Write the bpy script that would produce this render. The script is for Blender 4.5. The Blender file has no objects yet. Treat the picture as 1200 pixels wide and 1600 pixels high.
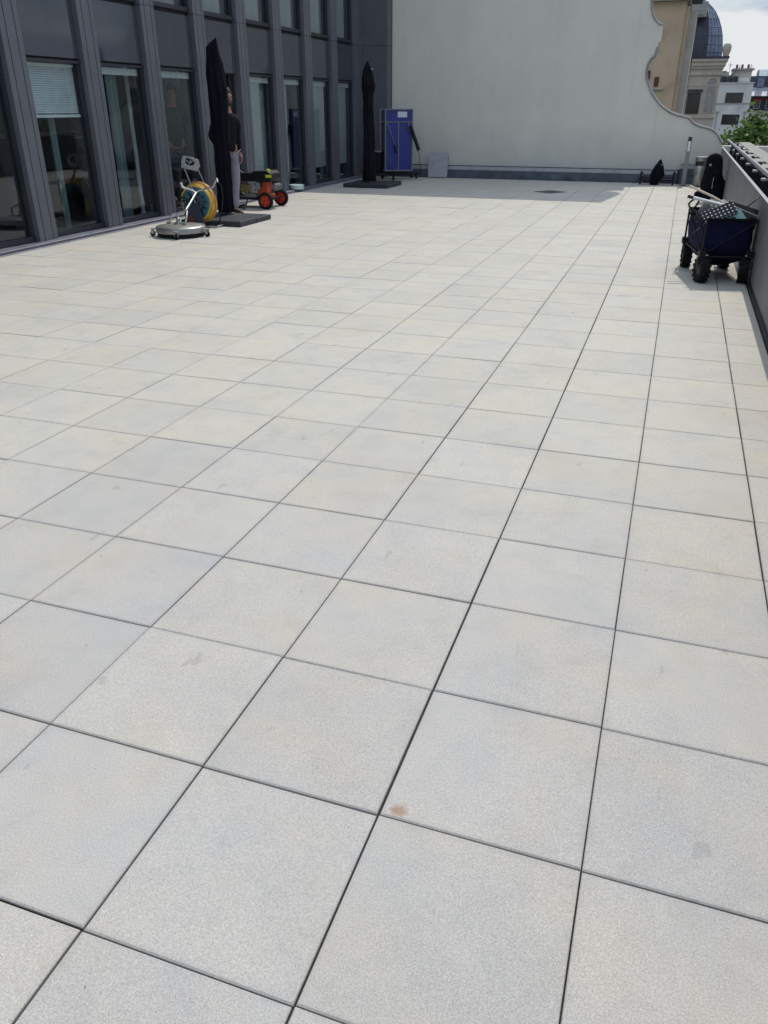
import bpy, bmesh, math, random
from mathutils import Vector, Matrix, noise
R = math.radians
PI = math.pi
rnd = random.Random(7)
C = bpy.context.scene.collection
scene = bpy.context.scene

# ------------------------------------------------------------------ camera
cam_d = bpy.data.cameras.new('camera')
cam = bpy.data.objects.new('camera', cam_d)
C.objects.link(cam)
cam.location = (0.4726, -0.8269, 1.5756)
cam.rotation_euler = (R(62.7916), 0, R(19.0080))
cam_d.sensor_fit = 'VERTICAL'
cam_d.sensor_height = 24.0
cam_d.sensor_width = 18.0
cam_d.lens = 24.0 * 1230.84 / 1600.0
cam_d.clip_start = 0.05
cam_d.clip_end = 2000
scene.camera = cam

# ------------------------------------------------------------------ light
SUN_DIR = Vector((0.075, 0.58, 0.84)).normalized()      # towards the sun
SUN_EL = math.asin(SUN_DIR.z)
SUN_AZ = math.atan2(SUN_DIR.x, SUN_DIR.y)
w = bpy.data.worlds.new('World')
scene.world = w
w.use_nodes = True
nt = w.node_tree
nt.nodes.clear()
wo = nt.nodes.new('ShaderNodeOutputWorld')
bg = nt.nodes.new('ShaderNodeBackground')
sky = nt.nodes.new('ShaderNodeTexSky')
sky.sky_type = 'NISHITA'
sky.sun_disc = False
sky.sun_elevation = SUN_EL
sky.sun_rotation = SUN_AZ
sky.air_density = 1.0
sky.dust_density = 1.5
tc = nt.nodes.new('ShaderNodeTexCoord')
mp = nt.nodes.new('ShaderNodeMapping')
mp.inputs['Scale'].default_value = (1.0, 1.0, 3.2)
mp.inputs['Location'].default_value = (0.42, 0.3, 0.15)
nz = nt.nodes.new('ShaderNodeTexNoise')
nz.inputs['Scale'].default_value = 2.3
nz.inputs['Detail'].default_value = 9
nz.inputs['Roughness'].default_value = 0.55
cr = nt.nodes.new('ShaderNodeValToRGB')
cr.color_ramp.elements[0].position = 0.36
cr.color_ramp.elements[0].color = (0, 0, 0, 1)
cr.color_ramp.elements[1].position = 0.56
cr.color_ramp.elements[1].color = (1, 1, 1, 1)
nz2 = nt.nodes.new('ShaderNodeTexNoise')
nz2.inputs['Scale'].default_value = 9.0
nz2.inputs['Detail'].default_value = 8
cr2 = nt.nodes.new('ShaderNodeValToRGB')
cr2.color_ramp.elements[0].position = 0.36
cr2.color_ramp.elements[0].color = (3.6, 4.5, 6.0, 1)
cr2.color_ramp.elements[1].position = 0.54
cr2.color_ramp.elements[1].color = (7.3, 7.5, 7.6, 1)
mx = nt.nodes.new('ShaderNodeMix')
mx.data_type = 'RGBA'
L = nt.links.new
L(tc.outputs['Generated'], mp.inputs['Vector'])
L(mp.outputs['Vector'], nz.inputs['Vector'])
L(mp.outputs['Vector'], nz2.inputs['Vector'])
L(nz.outputs['Fac'], cr.inputs['Fac'])
# low band over the roofs stays hazy white, blue-grey breaks open above it
sx0 = nt.nodes.new('ShaderNodeSeparateXYZ')
L(tc.outputs['Generated'], sx0.inputs[0])
mr = nt.nodes.new('ShaderNodeMapRange')
mr.inputs['From Min'].default_value = 0.045
mr.inputs['From Max'].default_value = 0.098
mr.inputs['To Min'].default_value = 0.16
mr.inputs['To Max'].default_value = -0.12
L(sx0.outputs[2], mr.inputs['Value'])
ad = nt.nodes.new('ShaderNodeMath')
ad.operation = 'ADD'
L(nz2.outputs['Fac'], ad.inputs[0])
L(mr.outputs['Result'], ad.inputs[1])
L(ad.outputs[0], cr2.inputs['Fac'])
L(cr.outputs['Color'], mx.inputs['Factor'])
L(sky.outputs['Color'], mx.inputs['A'])
L(cr2.outputs['Color'], mx.inputs['B'])
# thin cloud glows brighter towards the zenith than low over the roofs
sx_ = nt.nodes.new('ShaderNodeSeparateXYZ')
L(tc.outputs['Generated'], sx_.inputs[0])
zr = nt.nodes.new('ShaderNodeValToRGB')
zr.color_ramp.elements[0].position = 0.18
zr.color_ramp.elements[0].color = (0.5, 0.5, 0.5, 1)
zr.color_ramp.elements[1].position = 0.75
zr.color_ramp.elements[1].color = (0.92, 0.92, 0.92, 1)
L(sx_.outputs[2], zr.inputs['Fac'])
m2 = nt.nodes.new('ShaderNodeMix')
m2.data_type = 'RGBA'
m2.blend_type = 'MULTIPLY'
m2.inputs['Factor'].default_value = 1.0
L(mx.outputs['Result'], m2.inputs['A'])
L(zr.outputs['Color'], m2.inputs['B'])
m3 = nt.nodes.new('ShaderNodeMix')
m3.data_type = 'RGBA'
m3.blend_type = 'MULTIPLY'
m3.inputs['Factor'].default_value = 1.0
m3.inputs['B'].default_value = (2.0, 2.0, 2.0, 1)
L(m2.outputs['Result'], m3.inputs['A'])
L(m3.outputs['Result'], bg.inputs['Color'])
bg.inputs['Strength'].default_value = 0.10
L(bg.outputs['Background'], wo.inputs['Surface'])

sun_d = bpy.data.lights.new('sun', 'SUN')
sun_d.energy = 2.35
sun_d.angle = R(0.5)
sun_d.color = (1.0, 0.95, 0.87)
sun = bpy.data.objects.new('sun', sun_d)
sun.rotation_euler = SUN_DIR.to_track_quat('Z', 'Y').to_euler()
C.objects.link(sun)

scene.view_settings.view_transform = 'Standard'
scene.view_settings.look = 'None'
scene.view_settings.exposure = 0.12
scene.view_settings.gamma = 1.0
scene.cycles.max_bounces = 8
scene.cycles.transparent_max_bounces = 16

# ------------------------------------------------------------------ materials
class NT:
    def __init__(s, name):
        s.m = bpy.data.materials.new(name)
        s.m.use_nodes = True
        s.t = s.m.node_tree
        s.p = s.t.nodes['Principled BSDF']
        s.out = s.t.nodes['Material Output']
        s.tc = s.n('ShaderNodeTexCoord')
    def n(s, k, **kw):
        nd = s.t.nodes.new(k)
        for a, b in kw.items():
            setattr(nd, a, b)
        return nd
    def l(s, a, b):
        s.t.links.new(a, b)
    def noise(s, scale, detail=4, rough=0.5, vec=None, dist=0.0):
        nd = s.n('ShaderNodeTexNoise')
        nd.inputs['Scale'].default_value = scale
        nd.inputs['Detail'].default_value = detail
        nd.inputs['Roughness'].default_value = rough
        nd.inputs['Distortion'].default_value = dist
        s.l(vec if vec else s.tc.outputs['Object'], nd.inputs['Vector'])
        return nd.outputs['Fac']
    def map(s, scale=(1, 1, 1), loc=(0, 0, 0), rot=(0, 0, 0)):
        nd = s.n('ShaderNodeMapping')
        nd.inputs['Scale'].default_value = scale
        nd.inputs['Location'].default_value = loc
        nd.inputs['Rotation'].default_value = rot
        s.l(s.tc.outputs['Object'], nd.inputs['Vector'])
        return nd.outputs['Vector']
    def ramp(s, fac, stops):
        nd = s.n('ShaderNodeValToRGB')
        e = nd.color_ramp.elements
        while len(e) < len(stops):
            e.new(0.5)
        for el, (p, c) in zip(e, stops):
            el.position = p
            el.color = (c[0], c[1], c[2], 1) if hasattr(c, '__len__') else (c, c, c, 1)
        s.l(fac, nd.inputs['Fac'])
        return nd.outputs['Color']
    def mix(s, fac, a, b, mode='MIX'):
        nd = s.n('ShaderNodeMix', data_type='RGBA', blend_type=mode)
        for sock, v in ((nd.inputs['Factor'], fac), (nd.inputs['A'], a), (nd.inputs['B'], b)):
            if hasattr(v, 'links'):
                s.l(v, sock)
            elif hasattr(v, '__len__'):
                sock.default_value = (v[0], v[1], v[2], 1)
            else:
                sock.default_value = v
        return nd.outputs['Result']
    def math(s, op, a, b=0.0):
        nd = s.n('ShaderNodeMath', operation=op)
        for i, v in enumerate((a, b)):
            if hasattr(v, 'links'):
                s.l(v, nd.inputs[i])
            else:
                nd.inputs[i].default_value = v
        return nd.outputs[0]
    def bump(s, h, strength=0.3, dist=0.002):
        nd = s.n('ShaderNodeBump')
        nd.inputs['Strength'].default_value = strength
        nd.inputs['Distance'].default_value = dist
        s.l(h, nd.inputs['Height'])
        s.l(nd.outputs['Normal'], s.p.inputs['Normal'])

def surf(name, col, rough=0.6, metal=0.0, var=0.12, scale=8.0, bump=0.15, bscale=120.0, bdist=0.001, spec=0.5, dirt=None, dscale=2.0):
    """a plain surface with broad tonal variation, optional grime and fine relief"""
    s = NT(name)
    f = s.noise(scale, 6, 0.6)
    lo = [c * (1 - var) for c in col]
    hi = [min(1, c * (1 + var)) for c in col]
    c = s.ramp(f, [(0.3, lo), (0.7, hi)])
    if dirt:
        g = s.ramp(s.noise(dscale, 8, 0.65), [(0.52, 0.0), (0.75, 0.7)])
        c = s.mix(g, c, dirt)
    s.l(c, s.p.inputs['Base Color'])
    s.p.inputs['Metallic'].default_value = metal
    s.p.inputs['Specular IOR Level'].default_value = spec
    rr = s.ramp(s.noise(scale * 2.3, 4), [(0.3, rough * 0.85), (0.7, min(1, rough * 1.15))])
    s.l(rr, s.p.inputs['Roughness'])
    if bump:
        s.bump(s.noise(bscale, 3), bump, bdist)
    return s.m

def mat_tiles():
    s = NT('terrace_tile')
    ob = s.tc.outputs['Object']
    sn = s.n('ShaderNodeVectorMath', operation='SNAP')
    off = s.n('ShaderNodeVectorMath', operation='ADD')
    off.inputs[1].default_value = (0.0, 0.0, 5.0)
    s.l(ob, off.inputs[0])
    s.l(off.outputs[0], sn.inputs[0])
    sn.inputs[1].default_value = (0.5, 0.5, 50.0)
    wn = s.n('ShaderNodeTexWhiteNoise', noise_dimensions='3D')
    s.l(sn.outputs[0], wn.inputs['Vector'])
    sep = s.n('ShaderNodeSeparateColor')
    s.l(wn.outputs['Color'], sep.inputs[0])
    # exposed-aggregate speckle: two grain sizes
    g1 = s.noise(560, 2, 0.7)
    g2 = s.noise(230, 3, 0.75)
    grain = s.ramp(s.math('ADD', s.math('MULTIPLY', g1, 0.55), s.math('MULTIPLY', g2, 0.45)),
                   [(0.35, (0.30, 0.290, 0.265)), (0.5, (0.442, 0.430, 0.397)), (0.64, (0.62, 0.605, 0.56))])
    vo = s.n('ShaderNodeTexVoronoi')
    vo.inputs['Scale'].default_value = 190
    s.l(ob, vo.inputs['Vector'])
    dk = s.ramp(vo.outputs['Distance'], [(0.06, 1.0), (0.17, 0.0)])
    pick = s.ramp(s.noise(97, 1), [(0.56, 0.0), (0.6, 0.55)])
    base = s.mix(s.math('MULTIPLY', dk, pick), grain, (0.16, 0.15, 0.14))
    # tint from tile to tile
    tint = s.ramp(sep.outputs[0], [(0.0, (0.985, 0.987, 0.994)), (0.35, (1.0, 1.0, 1.0)), (0.7, (1.01, 1.006, 0.992)), (1.0, (1.02, 1.005, 0.975))])
    base = s.mix(1.0, base, tint, 'MULTIPLY')
    vv = s.ramp(sep.outputs[1], [(0.0, 0.97), (1.0, 1.03)])
    base = s.mix(1.0, base, vv, 'MULTIPLY')
    # lighter, warmer tone beyond the near rows, wandering blotches
    sp = s.n('ShaderNodeSeparateXYZ')
    s.l(ob, sp.inputs[0])
    broad = s.noise(0.35, 5, 0.6)
    yy = s.math('ADD', s.math('MULTIPLY', sp.outputs[1], 0.30), s.math('MULTIPLY', s.math('ADD', broad, -0.5), 1.6))
    zone = s.ramp(yy, [(0.40, 0.0), (0.95, 1.0)])
    zt = s.mix(zone, (0.98, 0.955, 0.94), (1.065, 1.03, 0.965))
    base = s.mix(1.0, base, zt, 'MULTIPLY')
    bl = s.ramp(s.noise(1.9, 7, 0.6), [(0.33, (0.94, 0.943, 0.95)), (0.5, (1, 1, 1)), (0.72, (1.025, 1.02, 1.0))])
    base = s.mix(1.0, base, bl, 'MULTIPLY')
    bl2 = s.ramp(s.noise(6.5, 6, 0.65, dist=0.6), [(0.34, (0.945, 0.948, 0.955)), (0.5, (1, 1, 1)), (0.7, (1.03, 1.025, 1.01))])
    base = s.mix(1.0, base, bl2, 'MULTIPLY')
    hu = s.ramp(s.noise(2.7, 5, 0.62, vec=s.map((1, 1, 1), (9, 4, 0))), [(0.36, (0.965, 0.98, 1.01)), (0.5, (1, 1, 1)), (0.66, (1.025, 1.0, 0.95))])
    base = s.mix(1.0, base, hu, 'MULTIPLY')
    gt = s.ramp(s.noise(3.1, 5, 0.6), [(0.60, 0.0), (0.75, 0.35)])
    base = s.mix(gt, base, (0.30, 0.29, 0.25))
    # grime gathering along the tile edges
    fx = s.math('PINGPONG', s.math('ADD', sp.outputs[0], 50.0), 0.25)
    fy = s.math('PINGPONG', s.math('ADD', sp.outputs[1], 50.0), 0.25)
    fx = s.math('ABSOLUTE', s.math('SUBTRACT', s.math('FRACT', s.math('MULTIPLY', s.math('ADD', sp.outputs[0], 50.0), 2.0)), 0.5))
    fy = s.math('ABSOLUTE', s.math('SUBTRACT', s.math('FRACT', s.math('MULTIPLY', s.math('ADD', sp.outputs[1], 50.0), 2.0)), 0.5))
    ed = s.math('MAXIMUM', fx, fy)
    ed = s.math('ADD', ed, s.math('MULTIPLY', s.math('ADD', s.noise(9, 5, 0.7), -0.5), 0.09))
    edm = s.ramp(ed, [(0.46, 0.0), (0.50, 0.16)])
    base = s.mix(edm, base, (0.20, 0.205, 0.215))
    # rust blot near the joint
    dv = s.n('ShaderNodeVectorMath', operation='DISTANCE')
    dv.inputs[1].default_value = (0.045, 0.528, 0.0)
    sc_ = s.n('ShaderNodeVectorMath', operation='ADD')
    s.l(ob, sc_.inputs[0])
    wob = s.n('ShaderNodeTexNoise')
    wob.inputs['Scale'].default_value = 45
    s.l(ob, wob.inputs['Vector'])
    wv = s.n('ShaderNodeVectorMath', operation='SCALE')
    wv.inputs['Scale'].default_value = 0.035
    s.l(wob.outputs['Color'], wv.inputs[0])
    s.l(wv.outputs[0], sc_.inputs[1])
    sub = s.n('ShaderNodeVectorMath', operation='SUBTRACT')
    sub.inputs[1].default_value = (0.0175, 0.0175, 0.0175)
    s.l(sc_.outputs[0], sub.inputs[0])
    s.l(sub.outputs[0], dv.inputs[0])
    rm = s.ramp(dv.outputs['Value'], [(0.010, 0.75), (0.027, 0.0)])
    base = s.mix(rm, base, (0.30, 0.17, 0.08))
    # scattered damp specks of the far field
    dm = s.ramp(s.noise(11, 3, 0.5, vec=s.map((1, 0.45, 1))), [(0.70, 0.0), (0.715, 0.28)])
    base = s.mix(dm, base, (0.2, 0.2, 0.19))
    s.l(base, s.p.inputs['Base Color'])
    s.p.inputs['Roughness'].default_value = 0.82
    s.p.inputs['Specular IOR Level'].default_value = 0.35
    h = s.math('ADD', s.math('MULTIPLY', g1, 0.6), s.math('MULTIPLY', g2, 0.8))
    s.bump(h, 0.30, 0.0012)
    return s.m

def mat_render_wall():
    s = NT('cream_render')
    base = s.ramp(s.noise(0.9, 7, 0.62), [(0.3, (0.67, 0.64, 0.545)), (0.7, (0.745, 0.715, 0.62))])
    st = s.ramp(s.noise(2.2, 7, 0.7, vec=s.map((1.0, 1, 0.22))), [(0.45, (1, 1, 1)), (0.8, (0.93, 0.935, 0.94))])
    base = s.mix(1.0, base, st, 'MULTIPLY')
    sp = s.n('ShaderNodeSeparateXYZ')
    s.l(s.tc.outputs['Object'], sp.inputs[0])
    dr = s.ramp(s.noise(1.0, 6, 0.7, vec=s.map((7.0, 1, 0.25), (3, 0, 0))), [(0.60, 0.0), (0.72, 0.28)])
    base = s.mix(dr, base, (0.40, 0.40, 0.38))
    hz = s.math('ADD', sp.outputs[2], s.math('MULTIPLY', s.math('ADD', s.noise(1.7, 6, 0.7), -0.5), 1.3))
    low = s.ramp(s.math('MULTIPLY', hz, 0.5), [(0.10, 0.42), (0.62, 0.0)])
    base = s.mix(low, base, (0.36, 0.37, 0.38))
    bt = s.ramp(s.noise(5.5, 8, 0.75), [(0.60, 0.0), (0.72, 0.30)])
    base = s.mix(bt, base, (0.34, 0.335, 0.31))
    s.l(base, s.p.inputs['Base Color'])
    s.p.inputs['Roughness'].default_value = 0.93
    s.bump(s.math('ADD', s.noise(55, 5, 0.7), s.math('MULTIPLY', s.noise(3, 4), 2.0)), 0.35, 0.006)
    return s.m

def mat_glass():
    s = NT('window_glass')
    s.t.nodes.remove(s.p)
    lw_ = s.n('ShaderNodeLayerWeight')
    lw_.inputs['Blend'].default_value = 0.5
    # Schlick reflectance of a double pane, the same from either side
    f2 = s.math('MINIMUM', s.math('MULTIPLY', s.math('ADD', s.math('MULTIPLY', s.math('POWER', lw_.outputs['Facing'], 5.0), 0.96), 0.045), 1.7), 1.0)
    tr = s.n('ShaderNodeBsdfTransparent')
    tr.inputs['Color'].default_value = (0.72, 0.78, 0.78, 1)
    gl = s.n('ShaderNodeBsdfGlossy')
    gl.inputs['Roughness'].default_value = 0.02
    gl.inputs['Color'].default_value = (0.9, 0.95, 1.0, 1)
    bp = s.n('ShaderNodeBump')
    bp.inputs['Strength'].default_value = 0.12
    bp.inputs['Distance'].default_value = 0.02
    s.l(s.noise(0.9, 2), bp.inputs['Height'])
    s.l(bp.outputs['Normal'], gl.inputs['Normal'])
    mxs = s.n('ShaderNodeMixShader')
    s.l(f2, mxs.inputs[0])
    s.l(tr.outputs[0], mxs.inputs[1])
    s.l(gl.outputs[0], mxs.inputs[2])
    s.l(mxs.outputs[0], s.out.inputs['Surface'])
    return s.m

def mat_leaf(name, a, b, c):
    s = NT(name)
    g = s.n('ShaderNodeNewGeometry')
    col = s.ramp(g.outputs['Random Per Island'], [(0.0, a), (0.5, b), (1.0, c)])
    cl = s.ramp(s.noise(1.2, 4), [(0.35, 0.72), (0.65, 1.15)])
    s.l(s.mix(1.0, col, cl, 'MULTIPLY'), s.p.inputs['Base Color'])
    s.p.inputs['Roughness'].default_value = 0.5
    s.p.inputs['Specular IOR Level'].default_value = 0.4
    td = s.n('ShaderNodeBsdfTranslucent')
    s.l(col, td.inputs['Color'])
    m = s.n('ShaderNodeMixShader')
    m.inputs[0].default_value = 0.35
    s.l(s.p.outputs[0], m.inputs[1])
    s.l(td.outputs[0], m.inputs[2])
    s.l(m.outputs[0], s.out.inputs['Surface'])
    return s.m

def mat_dots():
    s = NT('perforated_black_mat')
    sp = s.n('ShaderNodeSeparateXYZ')
    s.l(s.tc.outputs['Object'], sp.inputs[0])
    k = 1 / 0.038
    fx = s.math('ABSOLUTE', s.math('SUBTRACT', s.math('FRACT', s.math('MULTIPLY', s.math('ADD', sp.outputs[0], 4.2), k)), 0.5))
    fy = s.math('ABSOLUTE', s.math('SUBTRACT', s.math('FRACT', s.math('MULTIPLY', s.math('ADD', sp.outputs[1], 4.2), k)), 0.5))
    d = s.math('MAXIMUM', fx, fy)
    m = s.ramp(d, [(0.15, 1.0), (0.19, 0.0)])
    s.p.inputs['Specular IOR Level'].default_value = 0.15
    s.l(s.mix(m, (0.008, 0.008, 0.010), (0.62, 0.62, 0.64)), s.p.inputs['Base Color'])
    s.p.inputs['Roughness'].default_value = 0.6
    return s.m

def mat_panel():
    s = NT('perforated_steel_panel')
    base = s.ramp(s.noise(2.5, 6, 0.6), [(0.3, (0.170, 0.175, 0.185)), (0.7, (0.225, 0.23, 0.24))])
    st = s.ramp(s.noise(3, 6, 0.7, vec=s.map((1, 2.4, 0.2))), [(0.5, (1, 1, 1)), (0.8, (0.8, 0.8, 0.8))])
    base = s.mix(1.0, base, st, 'MULTIPLY')
    sp = s.n('ShaderNodeSeparateXYZ')
    s.l(s.tc.outputs['Object'], sp.inputs[0])
    k = 1 / 0.016
    fx = s.math('SUBTRACT', s.math('FRACT', s.math('MULTIPLY', s.math('ADD', sp.outputs[1], 40.0), k)), 0.5)
    fz = s.math('SUBTRACT', s.math('FRACT', s.math('MULTIPLY', s.math('ADD', sp.outputs[2], 40.0), k)), 0.5)
    d = s.math('SQRT', s.math('ADD', s.math('MULTIPLY', fx, fx), s.math('MULTIPLY', fz, fz)))
    hole = s.ramp(d, [(0.22, 0.75), (0.30, 0.0)])
    s.l(s.mix(hole, base, (0.02, 0.02, 0.024)), s.p.inputs['Base Color'])
    s.p.inputs['Roughness'].default_value = 0.55
    s.p.inputs['Metallic'].default_value = 0.2
    return s.m

def mat_ribbed(name, col, axis=0, k=60.0, rough=0.5, depth=0.6):
    s = NT(name)
    sp = s.n('ShaderNodeSeparateXYZ')
    s.l(s.tc.outputs['Object'], sp.inputs[0])
    f = s.math('PINGPONG', s.math('MULTIPLY', s.math('ADD', sp.outputs[axis], 10), k), 0.5)
    s.l(s.mix(s.ramp(f, [(0.05, 1.0), (0.3, 0.0)]), col, [c * (1 - depth) for c in col]), s.p.inputs['Base Color'])
    s.p.inputs['Roughness'].default_value = rough
    s.p.inputs['Specular IOR Level'].default_value = 0.1
    s.bump(f, 0.5, 0.004)
    return s.m

def mat_curtain():
    s = NT('curtain_fabric')
    c = s.ramp(s.noise(2.0, 4, vec=s.map((1, 5, 0.3))), [(0.3, (0.13, 0.19, 0.19)), (0.7, (0.22, 0.29, 0.285))])
    s.l(c, s.p.inputs['Base Color'])
    s.p.inputs['Roughness'].default_value = 0.9
    return s.m

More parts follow.
